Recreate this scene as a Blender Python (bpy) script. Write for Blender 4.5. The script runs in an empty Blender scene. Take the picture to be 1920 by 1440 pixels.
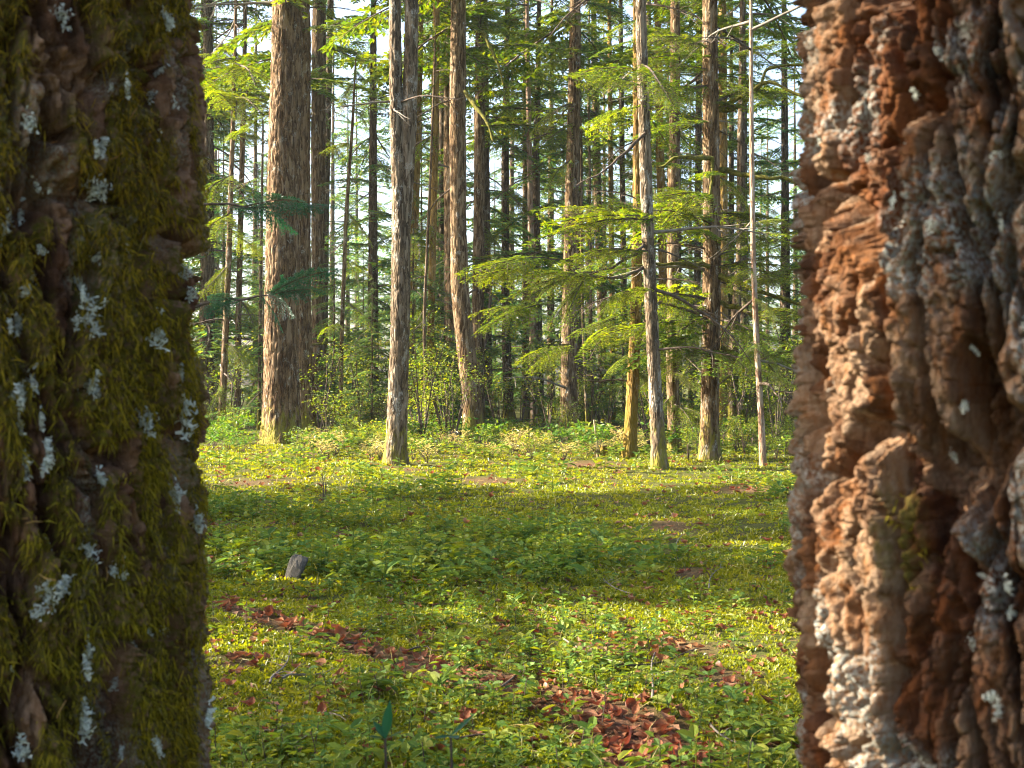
import bpy, math, random
import numpy as np
from mathutils import Vector, Matrix

random.seed(7)
rng = np.random.default_rng(7)
scene = bpy.context.scene
C = scene.collection
R = math.radians

# ------------------------------------------------------------------ camera, sky, sun, exposure
F = 1920 * 40.0 / 36.0            # focal length in pixels of the 1920-wide photograph
CZ = 1.40                         # eye height
cam_d = bpy.data.cameras.new('camera')
cam = bpy.data.objects.new('camera', cam_d)
C.objects.link(cam)
cam.location = (0, 0, CZ)
cam.rotation_euler = (R(90), 0, 0)
cam_d.lens = 40
cam_d.sensor_width = 36
cam_d.clip_start = 0.05
cam_d.clip_end = 3000
cam_d.dof.use_dof = True
cam_d.dof.focus_distance = 19
cam_d.dof.aperture_fstop = 7.5
scene.camera = cam

SUN_EL, SUN_AZ = R(31), R(8)     # from the left, a little beyond the clearing
SDIR = Vector((-math.cos(SUN_EL) * math.cos(SUN_AZ), math.cos(SUN_EL) * math.sin(SUN_AZ), math.sin(SUN_EL)))
world = bpy.data.worlds.new('World')
scene.world = world
world.use_nodes = True
wn = world.node_tree
wn.nodes.clear()
sky = wn.nodes.new('ShaderNodeTexSky')
sky.sky_type = 'NISHITA'
sky.sun_disc = False
sky.sun_elevation = SUN_EL
sky.sun_rotation = math.atan2(SDIR.x, SDIR.y)
sky.air_density = 1.0
sky.dust_density = 4.0
sky.ozone_density = 1.0
bg = wn.nodes.new('ShaderNodeBackground')
bg.inputs['Strength'].default_value = 0.092
wo = wn.nodes.new('ShaderNodeOutputWorld')
wn.links.new(sky.outputs[0], bg.inputs[0])
wn.links.new(bg.outputs[0], wo.inputs[0])

sun_d = bpy.data.lights.new('sun', 'SUN')
sun_d.energy = 5.0
sun_d.angle = R(0.53)
sun_d.color = (1.0, 0.90, 0.72)
sun = bpy.data.objects.new('sun', sun_d)
C.objects.link(sun)
sun.rotation_euler = SDIR.to_track_quat('Z', 'Y').to_euler()
sun.location = (-20, 10, 30)

scene.view_settings.view_transform = 'Standard'
scene.view_settings.look = 'None'
scene.view_settings.gamma = 1
scene.view_settings.use_curve_mapping = False
scene.view_settings.exposure = 2.75
scene.render.engine = 'CYCLES'
scene.cycles.max_bounces = 7
scene.cycles.diffuse_bounces = 4
scene.cycles.glossy_bounces = 2
scene.cycles.transmission_bounces = 4
scene.cycles.volume_bounces = 0
scene.cycles.use_denoising = True
scene.cycles.pixel_filter_type = 'BLACKMAN_HARRIS'
scene.cycles.filter_width = 1.1

# ------------------------------------------------------------------ noise (numpy)
def _hash(ix, iy, iz, seed):
    h = (ix.astype(np.int64) * 374761393 + iy.astype(np.int64) * 668265263 + iz.astype(np.int64) * 2147483647
         + seed * 974634533) & 0xFFFFFFFF
    h = ((h ^ (h >> 13)) * 1274126177) & 0xFFFFFFFF
    h = ((h ^ (h >> 16)) * 2246822519) & 0xFFFFFFFF
    h = h ^ (h >> 15)
    return (h & 0xFFFFFF) / float(0xFFFFFF)

def vnoise(x, y, z, seed=0):
    x = np.asarray(x, float); y = np.asarray(y, float) + 0 * x; z = np.asarray(z, float) + 0 * x
    fx, fy, fz = np.floor(x), np.floor(y), np.floor(z)
    tx, ty, tz = x - fx, y - fy, z - fz
    tx = tx * tx * (3 - 2 * tx); ty = ty * ty * (3 - 2 * ty); tz = tz * tz * (3 - 2 * tz)
    o = 0
    for a in (0, 1):
        for b in (0, 1):
            for c in (0, 1):
                w = (tx if a else 1 - tx) * (ty if b else 1 - ty) * (tz if c else 1 - tz)
                o = o + w * _hash(fx + a, fy + b, fz + c, seed)
    return o * 2 - 1

def fbm(x, y, z, seed=0, octv=4):
    o, a, f, n = 0, 1.0, 1.0, 0
    for i in range(octv):
        o = o + a * vnoise(np.asarray(x) * f, np.asarray(y) * f, np.asarray(z) * f, seed + i * 17)
        n += a; a *= .5; f *= 2.03
    return o / n

def cells(x, y, seed=0):
    fx, fy = np.floor(x), np.floor(y)
    f1 = np.full(x.shape, 9.); f2 = np.full(x.shape, 9.); idd = np.zeros(x.shape)
    for a in (-1, 0, 1):
        for b in (-1, 0, 1):
            gx, gy = fx + a, fy + b
            px = gx + .1 + .8 * _hash(gx, gy, gx * 0, seed)
            py = gy + .1 + .8 * _hash(gx, gy, gx * 0 + 5, seed)
            d = np.hypot(px - x, py - y)
            hid = _hash(gx, gy, gx * 0 + 9, seed)
            near = d < f1
            f2 = np.where(near, f1, np.minimum(f2, d))
            idd = np.where(near, hid, idd)
            f1 = np.where(near, d, f1)
    return f1, f2, idd

def sstep(a, b, x):
    t = np.clip((x - a) / (b - a), 0, 1)
    return t * t * (3 - 2 * t)

# ------------------------------------------------------------------ mesh helpers
def mesh_np(name, verts, faces, mats=(), midx=None, smooth=True, attrs=None):
    """verts (n,3); faces (m,k) with one k, or a list of such arrays"""
    verts = np.asarray(verts, np.float32).reshape(-1, 3)
    if not isinstance(faces, list):
        faces = [faces]
    faces = [np.asarray(f, np.int32) for f in faces if len(f)]
    me = bpy.data.meshes.new(name)
    nl = sum(f.size for f in faces); nf = sum(len(f) for f in faces)
    me.vertices.add(len(verts)); me.vertices.foreach_set('co', verts.ravel())
    me.loops.add(nl); me.loops.foreach_set('vertex_index', np.concatenate([f.ravel() for f in faces]))
    tot = np.concatenate([np.full(len(f), f.shape[1], np.int32) for f in faces])
    start = np.concatenate([[0], np.cumsum(tot)[:-1]]).astype(np.int32)
    me.polygons.add(nf)
    me.polygons.foreach_set('loop_start', start)
    me.polygons.foreach_set('loop_total', tot)
    for m in mats:
        me.materials.append(m)
    if midx is not None:
        me.polygons.foreach_set('material_index', np.asarray(midx, np.int32))
    me.polygons.foreach_set('use_smooth', np.full(nf, bool(smooth)))
    if attrs:
        for k, v in attrs.items():
            a = me.attributes.new(k, 'FLOAT', 'POINT')
            a.data.foreach_set('value', np.asarray(v, np.float32))
    me.update(calc_edges=True)
    me.validate()
    return me

def obj(name, data, parent=None, loc=None, rot=None, scale=None):
    o = bpy.data.objects.new(name, data)
    C.objects.link(o)
    if parent is not None:
        o.parent = parent
    if loc is not None: o.location = loc
    if rot is not None: o.rotation_euler = rot
    if scale is not None: o.scale = scale if hasattr(scale, '__len__') else (scale,) * 3
    return o

def tag(o, label=None, cat=None, group=None, kind=None):
    if label: o['label'] = label
    if cat: o['category'] = cat
    if group: o['group'] = group
    if kind: o['kind'] = kind
    return o

def empty(name, loc, label, cat, group=None):
    o = obj(name, None, loc=loc)
    o.empty_display_size = .2
    return tag(o, label, cat, group)

class Soup:
    """collects kites, leaves and tubes for one mesh"""
    def __init__(s):
        s.v, s.q, s.t, s.qm, s.tm, s.n = [], [], [], [], [], 0
    def add(s, v, q=None, t=None, m=0):
        v = np.asarray(v, float).reshape(-1, 3)
        s.v.append(v)
        if q is not None and len(q):
            s.q.append(np.asarray(q) + s.n); s.qm.append(np.full(len(q), m))
        if t is not None and len(t):
            s.t.append(np.asarray(t) + s.n); s.tm.append(np.full(len(t), m))
        s.n += len(v)
    def arrays(s):
        v = np.concatenate(s.v)
        q = np.concatenate(s.q) if s.q else np.zeros((0, 4), int)
        t = np.concatenate(s.t) if s.t else np.zeros((0, 3), int)
        qm = np.concatenate(s.qm) if s.qm else np.zeros(0, int)
        tm = np.concatenate(s.tm) if s.tm else np.zeros(0, int)
        return v, q, t, qm, tm
    def mesh(s, name, mats, smooth=False):
        v, q, t, qm, tm = s.arrays()
        return mesh_np(name, v, [q, t], mats, np.concatenate([qm, tm]), smooth)

def kites(base, dirv, nrm, ln, w, bend=0.0):
    """many kites at once: base (n,3), dirv (n,3) unit, nrm (n,3) -> verts (n*4,3), quads"""
    n = len(base)
    side = np.cross(dirv, nrm); side /= np.linalg.norm(side, axis=1, keepdims=True) + 1e-9
    ln = np.broadcast_to(np.asarray(ln, float), (n,))[:, None]; w = np.broadcast_to(np.asarray(w, float), (n,))[:, None]
    v = np.empty((n, 4, 3))
    mid = base + dirv * ln * .42
    tip = base + dirv * ln
    tip[:, 2] -= (bend * ln[:, 0])
    v[:, 0] = base; v[:, 1] = mid + side * w * .5; v[:, 2] = tip; v[:, 3] = mid - side * w * .5
    return v.reshape(-1, 3), np.arange(n * 4).reshape(n, 4)

def tube(pts, rad, seg=6, cap=True):
    pts = np.asarray(pts, float); n = len(pts)
    rad = np.broadcast_to(np.asarray(rad, float), (n,))
    tg = np.gradient(pts, axis=0); tg /= np.linalg.norm(tg, axis=1, keepdims=True) + 1e-9
    up = np.array([0, 0, 1.]) if abs(tg[0, 2]) < .9 else np.array([1., 0, 0])
    a = np.cross(tg, up); a /= np.linalg.norm(a, axis=1, keepdims=True) + 1e-9
    b = np.cross(tg, a)
    ph = np.linspace(0, 2 * np.pi, seg, endpoint=False)
    v = pts[:, None] + rad[:, None, None] * (np.cos(ph)[None, :, None] * a[:, None] + np.sin(ph)[None, :, None] * b[:, None])
    q = []
    i = np.arange(n - 1)[:, None] * seg; j = np.arange(seg)[None]; k = (j + 1) % seg
    q = np.stack([i + j, i + k, i + seg + k, i + seg + j], -1).reshape(-1, 4)
    return v.reshape(-1, 3), q

def gz(x, y):
    x = np.asarray(x, float); y = np.asarray(y, float)
    h = .07 * fbm(x * .35, y * .35, 0 * x, 3, 3) + .025 * fbm(x * 1.6, y * 1.6, 0 * x, 4, 2)
    h = h + .10 * np.exp(-((x + 4.9) ** 2 + (y - 25.5) ** 2) / 6.0)
    h = h - .04 * np.exp(-((x - .2) ** 2 / 6 + (y - 11) ** 2 / 4))
    return h
def gz1(x, y): return float(gz(np.array([x]), np.array([y]))[0])
def W(px, py, d):
    return Vector(((px - 960) / F * d, d, CZ - (py - 720) / F * d))
def ground_at(px, py):
    d = CZ * F / (py - 720)
    for _ in range(4):
        d = (CZ - gz1((px - 960) / F * d, d)) * F / (py - 720)
    x = (px - 960) / F * d
    return Vector((x, d, gz1(x, d)))

# ------------------------------------------------------------------ materials
def mat(name):
    m = bpy.data.materials.new(name); m.use_nodes = True
    nt = m.node_tree; nt.nodes.clear()
    out = nt.nodes.new('ShaderNodeOutputMaterial')
    return m, nt, out
def nd(nt, typ, ins=None, **kw):
    n = nt.nodes.new(typ)
    for k, v in kw.items(): setattr(n, k, v)
    for k, v in (ins or {}).items():
        if hasattr(v, 'is_output') or isinstance(v, bpy.types.NodeSocket): nt.links.new(v, n.inputs[k])
        else: n.inputs[k].default_value = v
    return n
def rgb(c): return (c[0], c[1], c[2], 1.0)
def mixc(nt, f, a, b):
    n = nt.nodes.new('ShaderNodeMix'); n.data_type = 'RGBA'
    for sock, v in ((n.inputs[0], f), (n.inputs[6], a), (n.inputs[7], b)):
        if isinstance(v, bpy.types.NodeSocket): nt.links.new(v, sock)
        elif isinstance(v, (int, float)): sock.default_value = v
        else: sock.default_value = rgb(v)
    return n.outputs[2]
def remap(nt, v, a, b, c=0.0, d=1.0):
    n = nd(nt, 'ShaderNodeMapRange', {0: v, 1: a, 2: b, 3: c, 4: d}, interpolation_type='SMOOTHSTEP')
    return n.outputs[0]
def noise(nt, vec, scale, detail=4, rough=.55, dist=0.0):
    n = nd(nt, 'ShaderNodeTexNoise', {'Scale': scale, 'Detail': detail, 'Roughness': rough, 'Distortion': dist})
    if vec is not None: nt.links.new(vec, n.inputs['Vector'])
    return n.outputs[0]
def stretch(nt, vec, s):
    return nd(nt, 'ShaderNodeMapping', {'Vector': vec, 'Scale': s}).outputs[0]

def leaf_mat(name, cols, trans=.45, gloss=.25, tcol=None, rough=.5):
    """foliage: colours picked per leaf, light shines through"""
    m, nt, out = mat(name)
    geo = nd(nt, 'ShaderNodeNewGeometry')
    oi = nd(nt, 'ShaderNodeObjectInfo')
    ramp = nd(nt, 'ShaderNodeValToRGB', {0: geo.outputs['Random Per Island']})
    el = ramp.color_ramp.elements
    while len(el) < len(cols): el.new(.5)
    for i, c in enumerate(cols):
        el[i].position = i / max(1, len(cols) - 1); el[i].color = rgb(c)
    big = noise(nt, geo.outputs['Position'], .9, 2)
    hsv = nd(nt, 'ShaderNodeHueSaturation', {'Color': ramp.outputs[0], 'Hue': remap(nt, big, .3, .7, .488, .512),
                                             'Value': remap(nt, oi.outputs['Random'], 0, 1, .82, 1.2)})
    col = hsv.outputs[0]
    dif = nd(nt, 'ShaderNodeBsdfDiffuse', {'Color': col})
    tc = nd(nt, 'ShaderNodeHueSaturation', {'Color': col, 'Hue': .478, 'Saturation': 1.15, 'Value': 1.7})
    tr = nd(nt, 'ShaderNodeBsdfTranslucent', {'Color': tc.outputs[0]})
    mx = nd(nt, 'ShaderNodeMixShader', {0: trans, 1: dif.outputs[0], 2: tr.outputs[0]})
    gl = nd(nt, 'ShaderNodeBsdfGlossy', {'Color': (.9, .95, 1, 1), 'Roughness': rough})
    fr = nd(nt, 'ShaderNodeFresnel', {'IOR': 1.4})
    fm = nd(nt, 'ShaderNodeMath', {0: fr.outputs[0], 1: gloss}, operation='MULTIPLY')
    m2 = nd(nt, 'ShaderNodeMixShader', {0: fm.outputs[0], 1: mx.outputs[0], 2: gl.outputs[0]})
    nt.links.new(m2.outputs[0], out.inputs[0])
    return m

def bark_mat(name, a, b, c, lichen=(.30, .285, .25), moss=(.17, .15, .025), lich_amt=.5, moss_lo=.6, moss_any=.0, scale=1.0, bump=.5):
    """standing trunks: vertical plates, pale lichen blotches, moss towards the foot"""
    m, nt, out = mat(name)
    tc = nd(nt, 'ShaderNodeTexCoord')
    oi = nd(nt, 'ShaderNodeObjectInfo')
    off = nd(nt, 'ShaderNodeVectorMath', {0: tc.outputs['Object'], 1: oi.outputs['Location']}, operation='ADD')
    P = off.outputs[0]
    vs = stretch(nt, P, (24 * scale, 24 * scale, 3.6 * scale))
    vor = nd(nt, 'ShaderNodeTexVoronoi', {'Vector': vs, 'Scale': 1.0}, feature='DISTANCE_TO_EDGE')
    vc = nd(nt, 'ShaderNodeTexVoronoi', {'Vector': vs, 'Scale': 1.0}, feature='F1')
    n1 = noise(nt, stretch(nt, P, (9, 9, 2.2)), 1, 6, .65)
    n2 = noise(nt, stretch(nt, P, (60, 60, 22)), 1, 4, .6)
    col = mixc(nt, remap(nt, n1, .36, .6), a, b)
    sk = noise(nt, stretch(nt, P, (34 * scale, 34 * scale, 5 * scale)), 1, 4, .6)
    col = mixc(nt, remap(nt, sk, .47, .60, 0, .8), col, (a[0] * .55, a[1] * .55, a[2] * .55))
    sk2 = noise(nt, stretch(nt, P, (75, 75, 20)), 1, 3, .6)
    col = mixc(nt, remap(nt, sk2, .50, .62, 0, .75), col, (a[0] * .6, a[1] * .6, a[2] * .6))
    sep = nd(nt, 'ShaderNodeSeparateColor', {0: vc.outputs['Color']})
    col = mixc(nt, remap(nt, sep.outputs[0], .45, 1, 0, .7), col, c)
    lm = remap(nt, noise(nt, stretch(nt, P, (5, 5, 3)), 1, 6, .7), .60 - .12 * lich_amt, .68 - .1 * lich_amt)
    lm2 = nd(nt, 'ShaderNodeMath', {0: lm, 1: remap(nt, n2, .4, .62)}, operation='MULTIPLY').outputs[0]
    col = mixc(nt, lm2, col, lichen)
    sz = nd(nt, 'ShaderNodeSeparateXYZ', {0: tc.outputs['Object']})
    low = remap(nt, sz.outputs[2], 0.1, 1.8, moss_lo, moss_any)
    mn = noise(nt, stretch(nt, P, (6, 6, 2)), 1, 6, .7)
    mm = nd(nt, 'ShaderNodeMath', {0: mn, 1: low}, operation='ADD').outputs[0]
    col = mixc(nt, remap(nt, mm, .78, .98), col, moss)
    bs = nd(nt, 'ShaderNodeBsdfPrincipled', {'Base Color': col, 'Roughness': .95, 'Specular IOR Level': .12})
    hsum = nd(nt, 'ShaderNodeMath', {0: remap(nt, vor.outputs['Distance'], 0, .25), 1: n2}, operation='ADD').outputs[0]
    bp = nd(nt, 'ShaderNodeBump', {'Height': hsum, 'Strength': min(1, bump * 1.3), 'Distance': .02})
    nt.links.new(bp.outputs[0], bs.inputs['Normal'])
    nt.links.new(bs.outputs[0], out.inputs[0])
    return m

def big_bark_mat(name, deep, mid, top, lich, lich_lo, moss_col):
    """near trunks: plate colours and growth come from per-point values of the bark relief's own plates"""
    m, nt, out = mat(name)
    tc = nd(nt, 'ShaderNodeTexCoord'); P = tc.outputs['Object']
    pid = nd(nt, 'ShaderNodeAttribute', attribute_name='plate').outputs['Fac']
    lic = nd(nt, 'ShaderNodeAttribute', attribute_name='lichen').outputs['Fac']
    mos = nd(nt, 'ShaderNodeAttribute', attribute_name='moss').outputs['Fac']
    wea = nd(nt, 'ShaderNodeAttribute', attribute_name='weather').outputs['Fac']
    fine = noise(nt, stretch(nt, P, (70, 70, 28)), 1, 6, .7)
    med = noise(nt, stretch(nt, P, (22, 22, 7)), 1, 5, .6)
    col = mixc(nt, remap(nt, med, .3, .7), deep, mid)
    k = nd(nt, 'ShaderNodeMath', {0: wea, 1: remap(nt, fine, .25, .7)}, operation='MULTIPLY').outputs[0]
    col = mixc(nt, k, col, top)
    hs = nd(nt, 'ShaderNodeHueSaturation', {'Color': col, 'Value': remap(nt, pid, 0, 1, .72, 1.25), 'Hue': remap(nt, pid, 0, 1, .492, .506)})
    col = hs.outputs[0]
    sp = remap(nt, noise(nt, P, 160, 3, .6), .42, .6)
    lk = nd(nt, 'ShaderNodeMath', {0: lic, 1: sp}, operation='MULTIPLY').outputs[0]
    lc = mixc(nt, remap(nt, noise(nt, P, 30, 3), .35, .65), lich, lich_lo)
    col = mixc(nt, lk, col, lc)
    mk = nd(nt, 'ShaderNodeMath', {0: mos, 1: remap(nt, noise(nt, P, 90, 4, .6), .3, .6)}, operation='MULTIPLY').outputs[0]
    col = mixc(nt, mk, col, moss_col)
    bs = nd(nt, 'ShaderNodeBsdfPrincipled', {'Base Color': col, 'Roughness': .95, 'Specular IOR Level': .06})
    bp = nd(nt, 'ShaderNodeBump', {'Height': nd(nt, 'ShaderNodeMath', {0: fine, 1: noise(nt, P, 210, 3, .6)}, operation='ADD').outputs[0],
                                   'Strength': .9, 'Distance': .006})
    nt.links.new(bp.outputs[0], bs.inputs['Normal'])
    nt.links.new(bs.outputs[0], out.inputs[0])
    return m

def plain_mat(name, a, b, scale=20, rough=.9, bump=.3):
    m, nt, out = mat(name)
    tc = nd(nt, 'ShaderNodeTexCoord')
    n = noise(nt, tc.outputs['Object'], scale, 5, .65)
    col = mixc(nt, remap(nt, n, .3, .7), a, b)
    bs = nd(nt, 'ShaderNodeBsdfPrincipled', {'Base Color': col, 'Roughness': rough, 'Specular IOR Level': .15})
    bp = nd(nt, 'ShaderNodeBump', {'Height': n, 'Strength': bump, 'Distance': .02})
    nt.links.new(bp.outputs[0], bs.inputs['Normal'])
    nt.links.new(bs.outputs[0], out.inputs[0])
    return m

M = {}
M['fir'] = leaf_mat('fir_needles', [(.040, .085, .014), (.065, .115, .016), (.095, .140, .018), (.14, .165, .02)], .5, .12)
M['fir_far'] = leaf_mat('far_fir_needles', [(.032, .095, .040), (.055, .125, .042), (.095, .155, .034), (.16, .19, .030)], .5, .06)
M['cedar'] = leaf_mat('cedar_needles', [(.018, .075, .040), (.026, .092, .045), (.035, .10, .036)], .35, .2)
M['hemlock'] = leaf_mat('hemlock_needles', [(.060, .120, .012), (.095, .155, .014), (.135, .18, .016), (.185, .205, .022)], .55, .12)
M['maple'] = leaf_mat('broad_leaves', [(.06, .12, .014), (.10, .16, .016), (.15, .185, .02), (.20, .20, .03)], .55, .2)
M['salal'] = leaf_mat('salal_leaves', [(.045, .12, .022), (.065, .15, .022), (.11, .18, .025), (.17, .20, .035)], .4, .2, rough=.4)
M['herb'] = leaf_mat('herb_leaves', [(.052, .105, .026), (.080, .135, .024), (.115, .158, .022), (.165, .178, .026)], .4, .12, rough=.45)
M['moss'] = leaf_mat('moss', [(.075, .098, .014), (.115, .138, .018), (.155, .172, .022), (.20, .20, .03)], .45, .05)
M['trunk_moss'] = leaf_mat('trunk_moss', [(.06, .052, .007), (.13, .105, .010), (.21, .165, .014), (.29, .215, .022)], .35, .03)
M['dead'] = leaf_mat('dead_leaf', [(.085, .034, .017), (.15, .058, .027), (.205, .090, .042), (.27, .16, .09)], .2, .12)
M['straw'] = leaf_mat('dry_needles', [(.26, .15, .05), (.34, .20, .07), (.30, .13, .04)], .2, .2)
M['lichen'] = leaf_mat('lichen', [(.32, .35, .31), (.44, .47, .42), (.56, .58, .53)], .25, .05)
M['fern'] = leaf_mat('pale_fronds', [(.26, .25, .07), (.36, .32, .12), (.42, .36, .17), (.30, .30, .06)], .4, .05)
M['twig'] = plain_mat('twig_bark', (.05, .036, .026), (.12, .09, .07), 14)
M['mossy_limb'] = plain_mat('mossy_limb', (.045, .04, .012), (.15, .14, .02), 16, bump=.7)
M['grey_twig'] = plain_mat('grey_twig', (.09, .078, .062), (.20, .175, .145), 18)
M['rock'] = plain_mat('rock', (.045, .042, .032), (.13, .115, .10), 18, bump=.6)
M['pale_wood'] = plain_mat('pale_wood', (.30, .22, .13), (.45, .36, .24), 25)
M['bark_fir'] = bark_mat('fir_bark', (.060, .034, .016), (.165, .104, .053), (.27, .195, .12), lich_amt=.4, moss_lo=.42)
M['bark_big'] = bark_mat('old_fir_bark', (.068, .037, .017), (.175, .108, .055), (.28, .195, .12), lich_amt=.35, moss_lo=.46, scale=.8, bump=.8)
M['bark_grey'] = bark_mat('grey_bark', (.058, .040, .024), (.165, .117, .073), (.29, .225, .16), lich_amt=.75, moss_lo=.40)
M['bark_moss'] = bark_mat('mossy_bark', (.12, .066, .018), (.24, .145, .04), (.30, .20, .07), moss=(.165, .115, .022), lich_amt=.3, moss_lo=.55, moss_any=.26)
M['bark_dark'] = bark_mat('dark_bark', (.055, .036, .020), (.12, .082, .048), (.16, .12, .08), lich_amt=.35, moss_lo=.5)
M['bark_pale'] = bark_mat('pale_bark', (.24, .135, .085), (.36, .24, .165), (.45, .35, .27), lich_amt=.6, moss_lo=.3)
M['near_left'] = big_bark_mat('mossy_near_bark', (.034, .017, .009), (.12, .056, .026), (.24, .14, .088), (.26, .26, .21), (.18, .19, .14), (.085, .072, .010))
M['near_right'] = big_bark_mat('red_near_bark', (.034, .014, .006), (.135, .050, .014), (.18, .122, .082), (.27, .27, .245), (.15, .16, .14), (.10, .085, .018))

# ground: moss, soil and litter
def ground_mat():
    m, nt, out = mat('forest_floor')
    tc = nd(nt, 'ShaderNodeTexCoord'); P = tc.outputs['Object']
    lit = nd(nt, 'ShaderNodeAttribute', attribute_name='litter').outputs['Fac']
    n1 = noise(nt, P, 1.1, 5, .6); n2 = noise(nt, P, 40, 5, .7); n3 = noise(nt, P, 9, 4, .6)
    green = mixc(nt, remap(nt, n2, .3, .7), (.026, .032, .008), (.085, .09, .016))
    soil = mixc(nt, remap(nt, n2, .3, .7), (.055, .030, .018), (.17, .085, .048))
    k = nd(nt, 'ShaderNodeMath', {0: lit, 1: remap(nt, n3, .52, .68, 0, .8)}, operation='MAXIMUM').outputs[0]
    col = mixc(nt, k, green, soil)
    bs = nd(nt, 'ShaderNodeBsdfPrincipled', {'Base Color': col, 'Roughness': 1, 'Specular IOR Level': .1})
    bp = nd(nt, 'ShaderNodeBump', {'Height': n2, 'Strength': .8, 'Distance': .03})
    nt.links.new(bp.outputs[0], bs.inputs['Normal'])
    nt.links.new(bs.outputs[0], out.inputs[0])
    return m
M['ground'] = ground_mat()

# ------------------------------------------------------------------ ground sheet
PATHPX = [(395, 1135), (470, 1150), (560, 1175), (640, 1200), (760, 1240), (880, 1275), (990, 1300), (1090, 1330), (1180, 1375), (1250, 1440)]
PATH = np.array([list(ground_at(*p))[:2] for p in PATHPX])
BLOT = [(430, 985, .35), (450, 1240, .16), (470, 905, .5), (1150, 1222, .2), (1300, 1075, .25), (1250, 985, .4), (1350, 1270, .18), (750, 880, .5),
        (560, 850, .6), (1100, 870, .7), (900, 900, .5), (640, 1000, .25), (420, 1060, .25), (1400, 920, .5), (1280, 1215, .16), (940, 1290, .25)]
BLOTW = [(ground_at(a, b), r) for a, b, r in BLOT]
def litter(x, y):
    x = np.asarray(x, float); y = np.asarray(y, float)
    best = np.full(x.shape, 9.)
    for i in range(len(PATH) - 1):
        a, b = PATH[i], PATH[i + 1]
        d = b - a; L = d @ d
        t = np.clip(((x - a[0]) * d[0] + (y - a[1]) * d[1]) / L, 0, 1)
        best = np.minimum(best, np.hypot(x - a[0] - t * d[0], y - a[1] - t * d[1]) / (.10 + .20 * (i / len(PATH))))
    o = np.exp(-best ** 2)
    for p, r in BLOTW:
        o = np.maximum(o, .75 * np.exp(-(((x - p.x) / r) ** 2 + ((y - p.y) / (r * 1.3)) ** 2)))
    return np.clip(o + .35 * fbm(x * 3, y * 3, 0 * x, 21, 3) * (o > .08), 0, 1)

def axis(lo, hi, near0, near1, fine, coarse):
    a = list(np.arange(near0, near1, fine)); s = fine; p = near1
    while p < hi: a.append(p); s = min(s * 1.18, coarse); p += s
    a.append(hi); s = fine; p = near0 - fine; b = []
    while p > lo: b.append(p); s = min(s * 1.18, coarse); p -= s
    b.append(lo)
    return np.array(sorted(set(b)) + a)
gx = axis(-900, 900, -9, 9, .15, 80); gy = axis(-300, 1500, 1, 30, .15, 80)
X, Y = np.meshgrid(gx, gy)
Zg = gz(X, Y)
nx, ny = len(gx), len(gy)
ii = (np.arange(ny - 1)[:, None] * nx + np.arange(nx - 1)[None]).ravel()
gm = mesh_np('ground', np.stack([X, Y, Zg], -1).reshape(-1, 3), np.stack([ii, ii + 1, ii + nx + 1, ii + nx], -1), [M['ground']],
             attrs={'litter': litter(X.ravel(), Y.ravel())})
ground = tag(obj('ground', gm), 'mossy forest floor with brown leaf litter', 'ground', kind='structure')

# ------------------------------------------------------------------ trunks that stand in the wood
def bark_relief(u, v, r, seed, depth):
    uw = u + .05 * fbm(u * 4, v * 1.5, 0 * u, seed, 2)
    vw = v + .12 * fbm(u * 5, v * 2, 0 * u + 3, seed, 2)
    f1, f2, _ = cells(uw / (.09 if depth > .02 else .065), vw / .30, seed)
    h = sstep(.0, .42, f2 - f1)
    return depth * (h - .5) + depth * .4 * fbm(u * 14, v * 5, 0 * u, seed + 5, 2)

def trunk_mesh(name, pts, rads, z_fine, depth, seed, m, seg_len=.04, ring=.05, flare=.45, lumps=.02):
    """pts (k,3) local polyline rising; rads (k,)"""
    pts = np.asarray(pts, float); rads = np.asarray(rads, float)
    zs = pts[:, 2]
    z0, z1 = zs[0], zs[-1]
    zz = np.concatenate([np.arange(z0, min(z_fine, z1), ring), np.linspace(min(z_fine, z1), z1, max(3, int((z1 - z_fine) / .9) + 2))])
    # smooth interpolation of the polyline
    cx = np.interp(zz, zs, pts[:, 0]); cy = np.interp(zz, zs, pts[:, 1]); rr = np.interp(zz, zs, rads)
    k = max(1, int(.35 / ring)); ker = np.hanning(2 * k + 3); ker /= ker.sum()
    nf = int((zz < z_fine).sum())
    if nf > 4 * k:
        for arr in (cx, cy, rr):
            pad = np.concatenate([np.full(k + 1, arr[0]), arr, np.full(k + 1, arr[-1])])
            sm = np.convolve(pad, ker, 'valid')
            arr[:nf - k] = sm[:nf - k]
    seg = int(np.clip(2 * math.pi * rads.max() / seg_len, 12, 128))
    ph = np.linspace(0, 2 * np.pi, seg, endpoint=False)
    Zc, PH = np.meshgrid(zz, ph, indexing='ij')
    RR = np.repeat(rr[:, None], seg, 1)
    lob = .5 + .5 * vnoise(np.cos(PH) * 1.6, np.sin(PH) * 1.6, 0 * PH + seed, seed)
    RR = RR * (1 + flare * np.exp(-np.clip(Zc, 0, 9) / .28) * (.35 + .9 * lob))
    RR = RR * (1 + lumps * 2 * fbm(np.cos(PH) * 1.2, np.sin(PH) * 1.2, Zc * 1.3 + seed * 3.1, seed + 2, 3))
    if depth > 0:
        RR = RR + bark_relief(PH * np.median(rads), Zc, 1, seed, depth) * np.clip(RR / .08, .2, 1)
    V = np.stack([cx[:, None] + RR * np.cos(PH), cy[:, None] + RR * np.sin(PH), Zc], -1)
    n = len(zz)
    i = np.arange(n - 1)[:, None] * seg; j = np.arange(seg)[None]; kk = (j + 1) % seg
    q = np.stack([i + j, i + kk, i + seg + kk, i + seg + j], -1).reshape(-1, 4)
    return mesh_np(name, V.reshape(-1, 3), q, [m])

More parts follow.
